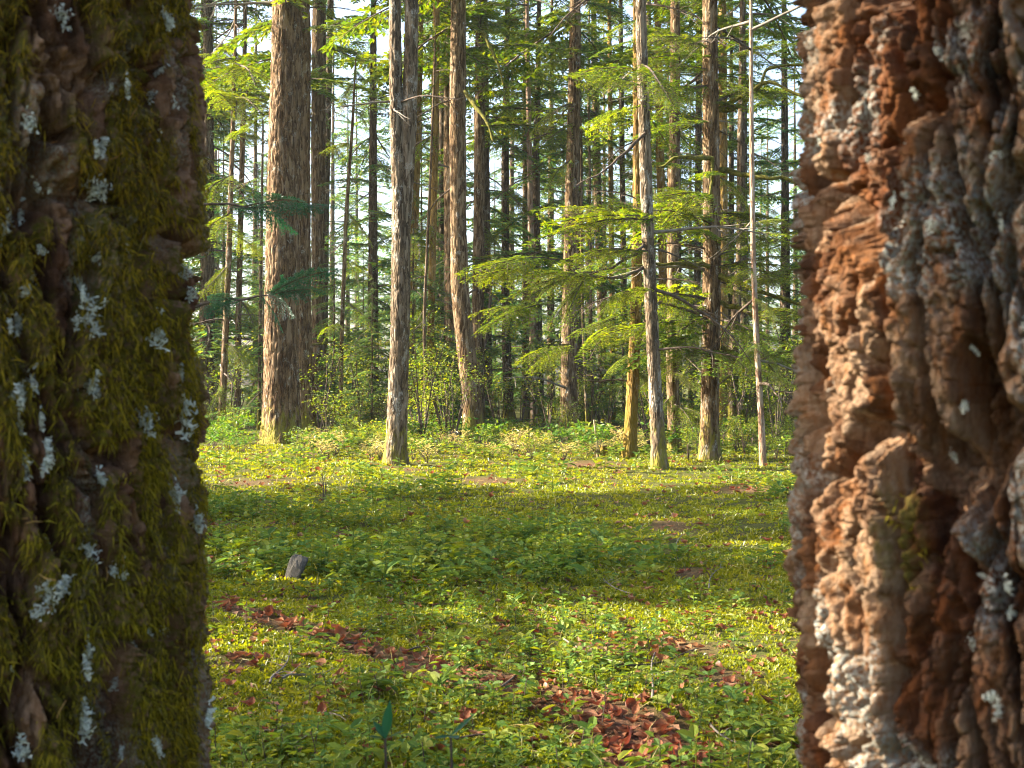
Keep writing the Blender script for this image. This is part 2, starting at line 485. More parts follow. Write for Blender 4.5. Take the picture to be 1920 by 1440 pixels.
# ------------------------------------------------------------------ boughs and crowns
def bough_arrays(L=2.0, seed=0, step=.07, tl=.11, tw=.026, width=.42, droop=.25, sag=.5, thin=0.0):
    """flat conifer bough along +X: foliage kites and woody axes"""
    r = np.random.default_rng(seed)
    n = int(L / step)
    s = (np.arange(n) + .6) / n
    ax = np.stack([s * L, .06 * L * np.sin(s * 3 + seed) * s, -droop * L * s ** 1.8], -1)
    B, D, Nn, Ln, Wd = [], [], [], [], []
    wood = Soup()
    path = np.concatenate([[[0, 0, 0]], ax])
    v, q = tube(path[::3], np.linspace(.013 * L, .002 * L, len(path[::3])), 3)
    wood.add(v, q)
    for i in range(n):
        for sgn in (-1, 1):
            if r.random() < thin: continue
            l2 = width * L * (min(1, s[i] * 3.2 + .25)) * (1 - s[i]) ** .75 * r.uniform(.3, 1.15) + .05
            ang = R(r.uniform(42, 66)) * sgn
            d = np.array([math.cos(ang), math.sin(ang), -r.uniform(.02, .22)])
            m = max(2, int(l2 / (tl * .55)))
            t = (np.arange(m) + .5) / m
            pts = ax[i] + d * (t * l2)[:, None]
            pts[:, 2] -= sag * .35 * l2 * t ** 2
            if l2 > .25:
                wood.add(*tube(np.stack([ax[i], pts[len(pts) // 2], pts[-1]]), [.005, .004, .002], 3))
            for k in range(m):
                for sg2 in (-1, 0, 1):
                    if sg2 == 0 and k % 2: continue
                    a2 = ang + sg2 * R(r.uniform(32, 58))
                    dd = np.array([math.cos(a2), math.sin(a2), -r.uniform(-.08, .35)])
                    B.append(pts[k]); D.append(dd / np.linalg.norm(dd))
                    Nn.append([r.normal(0, .35), r.normal(0, .35), 1.0])
                    Ln.append(tl * r.uniform(.6, 1.25) * (1 - .35 * t[k])); Wd.append(tw * r.uniform(.75, 1.25))
    v, q = kites(np.array(B), np.array(D), np.array(Nn), np.array(Ln), np.array(Wd), .12)
    wv, wq, *_ = wood.arrays()
    return v, q, wv, wq

BOUGHS = {
    'fine': [bough_arrays(2.0, s, .062, .115, .025, .44, .30, 2.0, .2) for s in (1, 2, 3, 4)],
    'coarse': [bough_arrays(2.2, s + 10, .10, .18, .055, .36, .34, .9, .08) for s in (1, 2, 3, 4)],
    'cedar': [bough_arrays(2.0, s + 20, .070, .13, .034, .36, .30, 1.6, .05) for s in (1, 2, 3)],
}
def bough_mesh(kind, i, m):
    v, q, wv, wq = BOUGHS[kind][i]
    return mesh_np('bough', np.concatenate([v, wv]), np.concatenate([q, wq + len(v)]), [m, M['twig']],
                   np.concatenate([np.zeros(len(q)), np.ones(len(wq))]), False)
BM = {k: [bough_mesh(k, i, M[mm]) for i in range(len(BOUGHS[k]))] for k, mm in (('fine', 'hemlock'), ('cedar', 'cedar'))}
BM['fir'] = [bough_mesh('fine', i, M['fir']) for i in range(4)]

def xform(v, scale, az, pitch, roll, loc):
    Mx = (Matrix.Rotation(az, 3, 'Z') @ Matrix.Rotation(-pitch, 3, 'Y') @ Matrix.Rotation(roll, 3, 'X'))
    return (v * scale) @ np.array(Mx).T + np.asarray(loc)

def crown_meshes(kind, seed, h0, h1, nb, rmax, rmin, fol, bare=0.15, pitch0=.1):
    """foliage and limbs of one whole crown between heights h0 and h1 about the trunk axis"""
    r = random.Random(seed)
    fv, fq, lv, lq, nf, nl = [], [], [], [], 0, 0
    for b in range(nb):
        t = (b + r.random()) / nb
        z = h0 + (h1 - h0) * t ** .9
        ln = (rmax + (rmin - rmax) * t) * r.uniform(.6, 1.15)
        v, q, wv, wq = BOUGHS[kind][r.randrange(len(BOUGHS[kind]))]
        az = r.uniform(0, 2 * math.pi); p = r.uniform(-.35, .25) + pitch0; ro = r.uniform(-.35, .35)
        sc = ln / 2.0
        if r.random() > bare:
            keep = r.random() < .8
            nv = xform(v, sc, az, p, ro, (0, 0, z))
            fv.append(nv); fq.append(q + nf); nf += len(nv)
        wvv = xform(wv, sc, az, p, ro, (0, 0, z))
        lv.append(wvv); lq.append(wq + nl); nl += len(wvv)
    fm = mesh_np('crown', np.concatenate(fv), np.concatenate(fq), [fol], smooth=False)
    lm = mesh_np('limbs', np.concatenate(lv), np.concatenate(lq), [M['twig']])
    return fm, lm

CROWN = {
    'far': [crown_meshes('coarse', 30 + i, 1.5 + i, 26, 64, 3.6, 1.2, M['fir_far'], .12) for i in range(3)],
    'young': [crown_meshes('coarse', 40 + i, .4, 7.5, 52, 1.9, .35, M['fir_far'], .03) for i in range(2)],
    'high': [crown_meshes('coarse', 50 + i, 9.5, 26, 40, 3.4, 1.0, M['fir'], .1) for i in range(2)],
    'shade': [crown_meshes('coarse', 60 + i, 4.0, 22, 46, 3.8, 1.2, M['fir'], .1) for i in range(2)],
    'sparse': [crown_meshes('coarse', 70 + i, 2.5, 13, 26, 2.2, 1.0, M['fir'], .35) for i in range(3)],
}

# dead branch templates
def dead_branch(seed, L=1.0, m=None):
    r = random.Random(seed)
    s = Soup()
    n = 8
    p = [Vector((0, 0, 0))]; d = Vector((1, 0, r.uniform(-.1, .3))).normalized()
    for i in range(n):
        d = (d + Vector((r.uniform(-.1, .1), r.uniform(-.18, .18), r.uniform(-.22, .06)))).normalized()
        p.append(p[-1] + d * L / n)
    s.add(*tube(p, np.linspace(.016, .003, n + 1), 5))
    for k in range(7):
        i = r.randrange(2, n); b = p[i]; dd = Vector((r.uniform(.2, .9), r.uniform(-1, 1), r.uniform(-.6, .25))).normalized()
        l = r.uniform(.15, .45) * L
        q = [b, b + dd * l * .5 + Vector((0, 0, -.03)), b + dd * l + Vector((0, 0, -.12 * l))]
        s.add(*tube(q, [.005, .0035, .0015], 3))
    return s.mesh('branch', [m or M['twig']], True)
DEAD = [dead_branch(i) for i in range(5)] + [dead_branch(9 + i, 1.0, M['grey_twig']) for i in range(2)]

def add_branches(t, axis_at, zlo, zhi, n, lo, hi, r):
    for _ in range(n):
        z = r.uniform(zlo, zhi); c, rad = axis_at(z)
        a = r.uniform(0, 2 * math.pi)
        obj('branch', DEAD[r.randrange(len(DEAD))], t, (c[0] + math.cos(a) * rad * .8, c[1] + math.sin(a) * rad * .8, z),
            (0, r.uniform(-.2, .35), a), r.uniform(lo, hi))

def hang_bough(t, me, base, end, twist=0.0, name='bough', droop=.22, wide=1.0):
    """bough from world point base to world point end, under tree t"""
    base, end = Vector(base), Vector(end)
    d = end - base; L = d.length
    x = d.normalized()
    y = Vector((0, 0, 1)).cross(x).normalized(); z = x.cross(y)
    Rm = Matrix((x, y, z)).transposed() @ Matrix.Rotation(droop * .8, 3, 'Y').inverted() @ Matrix.Rotation(twist, 3, 'X')
    s = L / 2.0
    o = obj(name, me, t, base - t.location, Rm.to_euler(), (s, s * wide, s))
    return o

# base px, base py, [(py, centre px, width px) ...], height, bark, crown
TREES = [
 # key, name, label, base (px,py), profile, height, bark, crown, n dead branches
 ('B1', 'fir_tree', 'stoutest standing fir, furrowed brown trunk with mossy foot beyond the clearing', (530, 836), [(836, 529, 70), (700, 527, 64), (480, 529, 61), (250, 534, 58), (80, 538, 56)], 30, 'bark_big', 'high0', 2),
 ('B2', 'fir_tree', 'brown fir trunk half hidden directly behind the stoutest fir', (578, 816), [(816, 574, 38), (600, 563, 40), (300, 559, 44), (80, 559, 46)], 28, 'bark_big', 'high1', 2),
 ('B3', 'fir_tree', 'straight brown fir trunk beside the stoutest pair, bright along one side', (600, 797), [(797, 599, 27), (500, 596, 24), (250, 597, 27), (80, 598, 27)], 27, 'bark_fir', 'high0', 5),
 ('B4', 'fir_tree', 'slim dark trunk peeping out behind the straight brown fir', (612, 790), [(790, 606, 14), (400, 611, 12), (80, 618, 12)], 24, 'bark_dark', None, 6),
 ('C', 'sapling', 'thin leaning sapling stem with a tiny tuft at its tip between big trunks', (637, 816), [(816, 637, 8), (620, 641, 8), (400, 649, 7), (250, 660, 6), (110, 667, 3)], 8.6, 'bark_fir', None, 14),
 ('D2', 'fir_tree', 'yellow mossy trunk standing tight behind the grey forked fir', (770, 812), [(812, 769, 24), (600, 767, 24), (300, 776, 25), (80, 781, 25)], 26, 'bark_moss', 'high1', 5),
 ('E1', 'fir_tree', 'slim orange-brown trunk wrapped in leafy shoots', (806, 817), [(817, 806, 14), (600, 808, 13), (300, 815, 13), (80, 818, 12)], 22, 'bark_moss', None, 9),
 ('E2', 'sapling', 'very thin dark upright stem close beside the orange-brown trunk', (796, 824), [(824, 800, 7), (600, 795, 6), (350, 806, 5), (120, 815, 4)], 11, 'bark_dark', None, 6),
 ('F0', 'fir_tree', 'slim dark trunk standing behind the curved fir', (829, 790), [(790, 832, 12), (400, 828, 11), (80, 830, 10)], 24, 'bark_dark', None, 9),
 ('F1', 'fir_tree', 'dark furrowed fir trunk just behind the curved fir', (850, 806), [(806, 852, 34), (650, 847, 28), (480, 845, 25), (250, 842, 20), (80, 842, 17)], 26, 'bark_fir', 'high0', 3),
 ('F2', 'fir_tree', 'fir trunk curved near its foot, one sunlit edge and mossy shaded side', (892, 826), [(826, 891, 40), (740, 884, 36), (650, 873, 35), (540, 862, 33), (400, 859, 30), (250, 858, 31), (80, 859, 29)], 27, 'bark_fir', 'high1', 3),
 ('F3', 'fir_tree', 'brown trunk rising clear of the curved fir on its shaded side', (897, 800), [(800, 898, 24), (600, 896, 22), (300, 899, 20), (80, 900, 18)], 25, 'bark_fir', 'high0', 7),
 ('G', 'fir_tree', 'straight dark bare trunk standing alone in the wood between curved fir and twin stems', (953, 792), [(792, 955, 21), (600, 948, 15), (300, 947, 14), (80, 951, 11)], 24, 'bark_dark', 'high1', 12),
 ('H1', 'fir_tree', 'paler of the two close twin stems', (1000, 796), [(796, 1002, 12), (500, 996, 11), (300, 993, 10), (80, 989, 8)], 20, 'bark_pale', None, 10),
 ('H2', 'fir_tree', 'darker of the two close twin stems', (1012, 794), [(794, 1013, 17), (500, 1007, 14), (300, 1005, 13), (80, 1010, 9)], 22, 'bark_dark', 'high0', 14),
 ('I', 'fir_tree', 'grey-brown fir trunk with pale furrowed foot behind the yellow hemlock sprays', (1067, 817), [(817, 1067, 33), (650, 1067, 29), (480, 1069, 25), (250, 1075, 24), (80, 1078, 21)], 26, 'bark_fir', 'high1', 8),
 ('J', 'fir_tree', 'slim brown trunk with small mossy twigs beside the grey-brown fir', (1130, 784), [(784, 1131, 16), (600, 1128, 15), (350, 1120, 15), (80, 1114, 11)], 23, 'bark_fir', 'high0', 12),
 ('K1', 'sapling', 'thin dark bare stem, the nearer to the grey-brown fir of a close pair', (1100, 812), [(812, 1102, 6), (600, 1093, 6), (450, 1090, 5), (300, 1090, 4)], 9, 'bark_dark', None, 6),
 ('K2', 'sapling', 'thin dark bare stem, the nearer to the slim brown trunk of a close pair', (1112, 806), [(806, 1113, 7), (600, 1108, 6), (400, 1107, 5), (200, 1104, 4)], 10, 'bark_dark', None, 6),
 ('L1', 'fir_tree', 'slim yellowish trunk in shadow behind the mossy golden trunk', (1150, 788), [(788, 1150, 10), (500, 1147, 10), (80, 1143, 8)], 22, 'bark_moss', None, 12),
 ('L2', 'fir_tree', 'dark slim trunk against the sky behind hemlock sprays', (1172, 786), [(786, 1174, 12), (500, 1169, 11), (80, 1164, 9)], 23, 'bark_dark', 'high1', 12),
 ('M', 'fir_tree', 'golden mossy trunk with brightly lit foot beside the lichen-grey fir', (1180, 858), [(858, 1179, 25), (750, 1185, 22), (600, 1192, 21), (400, 1196, 18), (200, 1195, 16), (80, 1194, 14)], 21, 'bark_moss', 'sparse0', 6),
 ('N', 'fir_tree', 'leaning lichen-grey fir with dark trunk and spreading foot', (1240, 879), [(879, 1239, 27), (760, 1230, 25), (600, 1222, 23), (400, 1213, 23), (250, 1209, 22), (80, 1203, 20)], 23, 'bark_grey', 'high0', 4),
 ('O', 'fir_tree', 'slim mossy trunk just behind the lichen-grey fir', (1250, 800), [(800, 1247, 16), (500, 1243, 16), (300, 1238, 15), (80, 1234, 14)], 22, 'bark_moss', None, 10),
 ('P', 'fir_tree', 'reddish-brown trunk with shaded foot between the lichen-grey fir and the mossy-limbed fir', (1265, 847), [(847, 1265, 22), (700, 1261, 23), (480, 1262, 22), (250, 1265, 20), (80, 1266, 18)], 23, 'bark_fir', 'sparse1', 7),
 ('T', 'fir_tree', 'slim shaded trunk standing behind the mossy-limbed fir', (1302, 792), [(792, 1300, 14), (500, 1308, 13), (80, 1311, 11)], 23, 'bark_dark', 'high1', 12),
 ('Q1', 'hemlock_tree', 'brown hemlock with thick moss-covered limbs reaching out from its trunk', (1328, 862), [(862, 1328, 35), (700, 1332, 33), (480, 1335, 33), (250, 1333, 30), (80, 1331, 28)], 24, 'bark_fir', 'sparse2', 5),
 ('Q2', 'fir_tree', 'mossy trunk pressed close behind the mossy-limbed hemlock', (1352, 812), [(812, 1352, 22), (480, 1356, 18), (80, 1355, 15)], 23, 'bark_moss', 'high0', 8),
 ('S', 'fir_tree', 'shaded furrowed trunk between the mossy-limbed hemlock and the pale thin stem', (1372, 828), [(828, 1374, 20), (650, 1375, 18), (480, 1388, 16), (250, 1390, 14), (80, 1392, 11)], 22, 'bark_dark', 'high1', 10),
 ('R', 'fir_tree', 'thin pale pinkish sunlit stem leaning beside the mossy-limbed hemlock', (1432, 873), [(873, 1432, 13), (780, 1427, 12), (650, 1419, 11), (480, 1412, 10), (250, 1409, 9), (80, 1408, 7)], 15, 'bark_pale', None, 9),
 ('A2', 'fir_tree', 'slim brown trunk, straighter of the two beside the stoutest fir', (446, 802), [(802, 445, 12), (600, 447, 11), (300, 454, 10), (80, 459, 8)], 22, 'bark_fir', 'high0', 10),
 ('A3', 'fir_tree', 'slim trunk leaning away from its straighter neighbour, lit at its foot', (415, 816), [(816, 414, 14), (650, 422, 12), (450, 430, 10), (250, 436, 8), (80, 441, 6)], 18, 'bark_fir', None, 10),
 ('A1', 'fir_tree', 'thin dark trunk partly covered by bright hanging boughs', (388, 796), [(796, 386, 11), (500, 390, 10), (200, 394, 8), (80, 397, 7)], 21, 'bark_dark', 'sparse1', 10),
 ('A4', 'sapling', 'thinnest dark stem tight beside the stoutest fir', (487, 806), [(806, 485, 7), (500, 489, 6), (250, 493, 4)], 10, 'bark_dark', None, 6),
]
TREE = {}
def axis_fn(pts, rads):
    pts = np.array(pts); zs = pts[:, 2]
    return lambda z: ((float(np.interp(z, zs, pts[:, 0])), float(np.interp(z, zs, pts[:, 1]))), float(np.interp(z, zs, rads)))

seed = 100
for key, name, label, (bx, by), prof, H, bark, crown, nd_b in TREES:
    seed += 1
    r = random.Random(seed)
    d = CZ * F / (by - 720)
    x0 = (bx - 960) / F * d
    base = Vector((x0, d, gz1(x0, d)))
    t = empty(name, base, label, 'sapling' if name == 'sapling' else 'tree', 'saplings in the wood' if name == 'sapling' else 'trees beyond the clearing')
    pts, rads = [], []
    for py, cx, w in prof:
        p = W(cx, py, d) - base
        pts.append([p.x, 0, p.z]); rads.append(w * d / F / 2)
    pts[0][2] = -.25
    # carry the stem on above the frame to its own height
    (ax_, _, az_), (bx_, _, bz_) = pts[-2], pts[-1]
    sl = (bx_ - ax_) / (bz_ - az_)
    if H > bz_ + .5:
        for f in (.35, .7, 1.0):
            z = bz_ + (H - bz_) * f
            pts.append([bx_ + sl * .6 * (z - bz_), r.uniform(-.15, .15), z]); rads.append(rads[len(prof) - 1] * (1 - .93 * f))
    far = d > 33
    w0 = max(rads)
    me = trunk_mesh('trunk', pts, rads, (.34 * d + 2.0), 0 if w0 < .07 else (.024 if w0 > .3 else .013), seed, M[bark],
                    (.03 if w0 > .1 else .04) if not far else .05, .055 if not far else .09, .45 if w0 > .1 else .2, .02)
    obj('trunk', me, t)
    fn = axis_fn(pts, rads)
    TREE[key] = (t, fn, d)
    if nd_b:
        add_branches(t, fn, 1.2, min(H * .9, .34 * d + 2), nd_b, .5 if name == 'sapling' else .7, 1.1 if name == 'sapling' else 2.2, r)
    if crown:
        k, i = crown[:-1], int(crown[-1])
        fm, lm = CROWN[k][i % len(CROWN[k])]
        (cx, cy), _ = fn(6 if k == 'sparse' else 14)
        sc = .8 if k == 'sparse' else 1
        az = r.uniform(0, 6.28)
        obj('crown', fm, t, (cx, cy, 0), (0, 0, az), sc)
        obj('limbs', lm, t, (cx, cy, 0), (0, 0, az), sc)

# the grey forked fir
d = CZ * F / (871 - 720)
base = ground_at(741, 871); d = base.y
t = empty('fir_tree', base, 'grey fir in front of the others whose trunk forks into two stems', 'tree', 'trees beyond the clearing')
def stem(prof, zcut=None, H=24):
    pts, rads = [], []
    for py, cx, w in prof:
        p = W(cx, py, d) - base; pts.append([p.x, 0, p.z]); rads.append(w * d / F / 2)
    (a, _, b), (c, _, e) = pts[-2], pts[-1]
    for f in (.4, .8, 1):
        z = e + (H - e) * f; pts.append([c + (c - a) / (e - b) * .5 * (z - e), 0, z]); rads.append(rads[len(prof) - 1] * (1 - .92 * f))
    return pts, rads
p1, r1 = stem([(880, 741, 38), (780, 745, 37), (620, 750, 35.5), (480, 752, 34.5), (380, 752, 33), (300, 747, 28), (200, 743, 25), (80, 741, 22)])
p1[0][2] = -.25
obj('trunk', trunk_mesh('trunk', p1, r1, 9, .013, 301, M['bark_grey'], .024, .04, .4, .014), t)
p2, r2 = stem([(430, 757, 24), (340, 762, 27), (250, 767, 27), (80, 771, 26)])
st = obj('stem', trunk_mesh('stem', p2, r2, 9, .013, 302, M['bark_grey'], .024, .04, 0, .014), t)
add_branches(t, axis_fn(p1, r1), 3, 8, 4, .6, 1.4, random.Random(5))
fm, lm = CROWN['high'][0]
obj('crown', fm, t, (.2, 0, 1)); obj('limbs', lm, t, (.2, 0, 1))
TREE['D1'] = (t, axis_fn(p1, r1), d)

# ------------------------------------------------------------------ mossy limbs and hemlock boughs
def limb(key, pxs, r0, r1, dd=None, m='mossy_limb', name='limb'):
    t, fn, d = TREE[key]
    k = len(pxs); dd = dd or [0] * k
    P = [W(x, y, d + dd[i]) - t.location for i, (x, y) in enumerate(pxs)]
    P = np.array([list(p) for p in P])
    tt = np.linspace(0, 1, k); u = np.linspace(0, 1, k * 5)
    C3 = np.stack([np.interp(u, tt, P[:, i]) for i in range(3)], -1)
    for _ in range(3):
        C3[1:-1] = (C3[:-2] + C3[1:-1] * 2 + C3[2:]) / 4
    jit = fbm(u * 9, 0 * u + r0 * 100, 0 * u, k + int(pxs[0][0]), 3)
    C3[:, 2] += jit * .05; C3[:, 1] += .05 * fbm(u * 7, 0 * u + 5, 0 * u, k, 2)
    v, q = tube(C3, (r0 + (r1 - r0) * u) * (1 + .35 * fbm(u * 14, 0 * u, 0 * u + 2, k, 3)), 7)
    return obj(name, mesh_np(name, v, q, [M[m]]), t)
limb('Q1', [(1344, 205), (1385, 205), (1425, 160), (1440, 120), (1510, 122)], .05, .02, [0, -.1, -.3, -.4, -.6])
limb('Q1', [(1340, 205), (1400, 175), (1440, 150), (1500, 180), (1560, 190)], .045, .02, [0, -.3, -.5, -.8, -1])
limb('Q1', [(1350, 316), (1400, 328), (1440, 334), (1480, 333), (1530, 360)], .055, .025, [0, -.2, -.4, -.5, -.6])
limb('Q1', [(1336, 297), (1300, 296), (1265, 298), (1235, 312)], .05, .02, [-.2, -.4, -.5, -.6])
limb('Q1', [(1336, 300), (1336, 335), (1330, 372)], .04, .02, [-.22, -.35, -.4])
limb('Q1', [(1348, 517), (1385, 530), (1420, 545), (1470, 560), (1520, 570)], .06, .03, [-.1, -.3, -.4, -.5, -.6])
limb('Q1', [(1350, 568), (1390, 580), (1430, 597), (1490, 615)], .05, .025, [-.1, -.2, -.3, -.4])
limb('Q1', [(1352, 650), (1385, 672), (1440, 668), (1500, 655)], .05, .02, [-.1, -.2, -.2, -.2])
limb('Q1', [(1330, 497), (1290, 497), (1245, 496), (1190, 500)], .05, .02, [-.15, -.3, -.6, -.8])
limb('Q1', [(1330, 590), (1290, 583), (1250, 572), (1215, 560)], .035, .012, [-.15, -.3, -.6, -.8], 'twig')
limb('Q1', [(1330, 120), (1290, 160), (1240, 190), (1200, 205)], .03, .01, [0, .1, .2, .2], 'twig')
limb('F2', [(872, 170), (895, 205), (912, 225), (925, 262)], .06, .03, [-.2, -.5, -.7, -.9])
limb('F2', [(905, 60), (925, 100), (938, 130), (944, 160)], .05, .025, [-.2, -.4, -.5, -.6])
limb('F3', [(922, 528), (918, 580), (912, 632), (904, 680)], .05, .04, [-.4, -.3, -.2, -.1], 'twig')
limb('N', [(1105, 516), (1150, 500), (1190, 478), (1215, 450)], .012, .035, [-.7, -.4, -.2, 0], 'twig')
limb('N', [(1060, 505), (1105, 520), (1150, 525), (1215, 500)], .008, .03, [-.8, -.5, -.3, 0], 'twig')
limb('N', [(1210, 250), (1170, 290), (1120, 330), (1080, 350)], .03, .008, [-.1, -.3, -.4, -.5], 'twig')
limb('D1', [(778, 205), (795, 190), (812, 165), (822, 140)], .02, .008, [0, 0, 0, 0], 'mossy_limb')
limb('B3', [(586, 646), (620, 640), (660, 638), (695, 650), (730, 670)], .035, .02, [-.3, -.5, -.6, -.6, -.6])
limb('A2', [(375, 292), (405, 300), (430, 303), (452, 302)], .02, .035, [-.6, -.4, -.2, 0])
limb('M', [(1190, 712), (1150, 714), (1110, 715), (1080, 708)], .016, .006, [0, -.1, -.2, -.3], 'twig')

def spray(key, a, b, da=0, db=0, kind='fine', tw=0, wide=1.0, dr=.22):
    t, fn, d = TREE[key]
    me = BM[kind][random.randrange(len(BM[kind]))]
    return hang_bough(t, me, W(a[0], a[1], d + da), W(b[0], b[1], d + db), tw, droop=dr, wide=wide)
rb = random.Random(77)
SPR = [
 ('N', (1225, 410), (1010, 392), -.1, -.9), ('N', (1230, 408), (1105, 372), -.1, .6), ('Q1', (1330, 372), (1200, 350), -.2, -.6),
 ('Q1', (1335, 420), (1165, 405), -.2, -1.2), ('Q1', (1335, 365), (1225, 378), -.2, -1), ('N', (1215, 470), (1060, 470), -.2, -.6),
 ('N', (1110, 512), (950, 545), -.6, -1.3), ('N', (1140, 520), (985, 520), -.5, -.2), ('N', (1100, 516), (1040, 610), -.6, -1.2),
 ('N', (1075, 490), (880, 478), -.8, -1.6), ('N', (1000, 500), (890, 520), -1, -1.6), ('N', (1010, 570), (902, 610), -1, -1.6),
 ('N', (1215, 545), (1120, 560), -.2, -.8), ('Q1', (1325, 560), (1180, 545), -.2, -1), ('Q1', (1325, 575), (1215, 580), -.2, .6),
 ('Q1', (1325, 600), (1140, 612), -.2, -.7), ('M', (1190, 585), (1075, 622), -.1, -.5), ('M', (1185, 600), (1110, 640), -.1, -.8),
 ('Q1', (1325, 625), (1215, 640), -.2, -.9), ('Q1', (1325, 650), (1240, 690), -.2, -.6), ('M', (1070, 648), (985, 690), -.4, -.8),
 ('I', (1075, 655), (975, 668), -.3, -.6), ('I', (1055, 640), (1000, 705), -.3, -.6),
 ('Q1', (1350, 540), (1440, 560), -.2, -.8), ('Q1', (1390, 530), (1500, 515), -.3, -.6), ('Q1', (1350, 600), (1460, 640), -.2, -.6),
 ('Q1', (1400, 585), (1520, 590), -.3, -.9), ('Q1', (1350, 660), (1450, 690), -.2, -.7), ('Q1', (1390, 660), (1510, 680), -.2, .4),
 ('Q1', (1345, 480), (1460, 455), -.1, .5), ('Q1', (1345, 450), (1500, 440), -.1, -.7), ('Q1', (1345, 500), (1520, 490), -.1, -.2),
 ('Q1', (1345, 330), (1420, 380), 0, .7), ('Q1', (1345, 400), (1480, 420), 0, .9),
 ('Q1', (1325, 130), (1190, 120), -.1, -.5), ('Q1', (1325, 160), (1230, 190), -.1, -.9), ('Q1', (1340, 110), (1470, 90), -.1, -.6),
 ('Q1', (1340, 150), (1450, 190), -.1, -.6), ('Q1', (1325, 90), (1215, 60), -.1, -.6), ('Q1', (1345, 190), (1500, 160), -.1, .6),
 ('N', (1200, 160), (1090, 150), -.1, -.6), ('N', (1200, 200), (1085, 235), -.1, -.6), ('N', (1205, 120), (1270, 190), -.1, -.7),
 ('I', (1075, 110), (985, 130), -.1, -.5), ('I', (1075, 190), (1000, 250), -.1, -.5), ('I', (1070, 300), (1030, 350), -.2, -.6),
 ('I', (1075, 230), (1015, 270), -.2, -.8), ('I', (1080, 150), (1150, 200), -.1, -.5), ('J', (1120, 250), (1060, 280), -.1, -.9),
 ('J', (1120, 130), (1180, 170), -.1, -.9), ('J', (1122, 230), (1180, 300), -.1, -.9), ('G', (950, 200), (905, 260), -.1, -.9),
 ('G', (950, 130), (1000, 190), -.1, -.9), ('G', (948, 240), (1010, 290), -.1, -.9), ('G', (948, 270), (890, 300), -.1, -.9),
 ('O', (1240, 160), (1300, 210), -.1, -.9), ('O', (1240, 110), (1190, 80), -.1, -.9), ('P', (1265, 360), (1330, 400), -.1, -.9),
 ('P', (1262, 600), (1330, 640), -.1, -.6), ('P', (1262, 700), (1310, 720), -.1, -.6), ('P', (1262, 690), (1215, 730), -.1, -.6),
 ('R', (1418, 640), (1480, 700), 0, .3), ('S', (1378, 700), (1470, 740), 0, -.5), ('S', (1378, 640), (1330, 700), 0, .5), ('S', (1380, 740), (1500, 790), 0, -.5),
 ('R', (1415, 560), (1470, 590), 0, -.5), ('R', (1413, 500), (1370, 540), 0, -.4), ('R', (1420, 640), (1385, 690), 0, -.3), ('R', (1422, 690), (1490, 720), 0, -.4), ('R', (1410, 420), (1465, 400), 0, -.4), ('R', (1425, 740), (1480, 780), 0, -.2),
 ('S', (1376, 620), (1430, 650), 0, -1.2), ('S', (1376, 760), (1440, 800), 0, -1), ('S', (1376, 700), (1320, 745), 0, -1.2), ('P', (1262, 560), (1300, 610), -.1, -.8), ('P', (1262, 640), (1210, 660), -.1, -.8), ('P', (1263, 760), (1320, 790), -.1, -.5), ('P', (1263, 740), (1220, 780), -.1, -.5),
 ('M', (1190, 540), (1120, 590), 0, .3), ('M', (1186, 660), (1130, 690), 0, .4), ('M', (1184, 690), (1230, 730), 0, .3), ('H2', (1008, 560), (960, 620), 0, -.8), ('H2', (1010, 640), (1050, 690), 0, -.8), ('G', (950, 420), (905, 460), 0, -.8), ('G', (950, 350), (990, 400), 0, -.8),
 ('D2', (768, 560), (800, 620), 0, -.8), ('E1', (808, 560), (770, 610), 0, -.5), ('E1', (808, 640), (840, 700), 0, -.5), ('C', (642, 560), (690, 600), 0, -.4), ('C', (641, 600), (600, 640), 0, -.4), ('C', (640, 480), (690, 520), 0, .4), ('C', (648, 400), (700, 440), 0, .6),
 ('A2', (448, 480), (400, 520), 0, -.6), ('A2', (446, 700), (400, 740), 0, -.6), ('A3', (422, 640), (460, 700), 0, -.6), ('A3', (418, 720), (385, 770), 0, -.6),
 ('A1', (392, 110), (495, 175), -.1, -1.6), ('A1', (394, 170), (505, 200), -.1, -1.5), ('A1', (394, 190), (470, 240), -.1, -1.6), ('A1', (396, 80), (450, 110), -.1, -1.6),
 ('A1', (392, 190), (420, 250), -.1, -1.7), ('A2', (452, 380), (385, 410), -.1, -.9), ('A2', (450, 340), (490, 380), -.1, -.8), ('A3', (425, 500), (385, 560), -.1, -.6),
 ('A3', (428, 430), (480, 470), 0, .9), ('A1', (390, 600), (380, 700), -.1, -1), ('A2', (447, 560), (490, 620), 0, .6), ('A2', (446, 640), (490, 700), 0, .6),
 ('A3', (436, 200), (392, 150), -.2, -2), ('A3', (434, 260), (480, 230), -.2, -2), ('A3', (440, 120), (490, 160), -.2, -2), ('A3', (440, 110), (390, 110), -.2, -2), ('A3', (438, 180), (470, 215), -.2, -2), ('A3', (432, 330), (385, 360), -.2, -2), ('A3', (430, 400), (395, 440), -.2, -2),
 ('C', (665, 130), (690, 170), 0, -.3), ('C', (663, 150), (640, 190), 0, .3), ('C', (660, 200), (700, 240), 0, -.3), ('C', (655, 270), (615, 280), 0, .3),
 ('E1', (815, 250), (780, 300), 0, -.7), ('E1', (810, 420), (770, 470), 0, -.7), ('D2', (778, 430), (800, 500), 0, -.7), ('H2', (1008, 230), (1050, 300), 0, -.5),
 ('F3', (900, 420), (940, 480), 0, .9), ('T', (1308, 280), (1270, 330), 0, -.9), ('L2', (1168, 280), (1210, 330), 0, -.9), ('B4', (613, 260), (650, 300), 0, -.7),
]
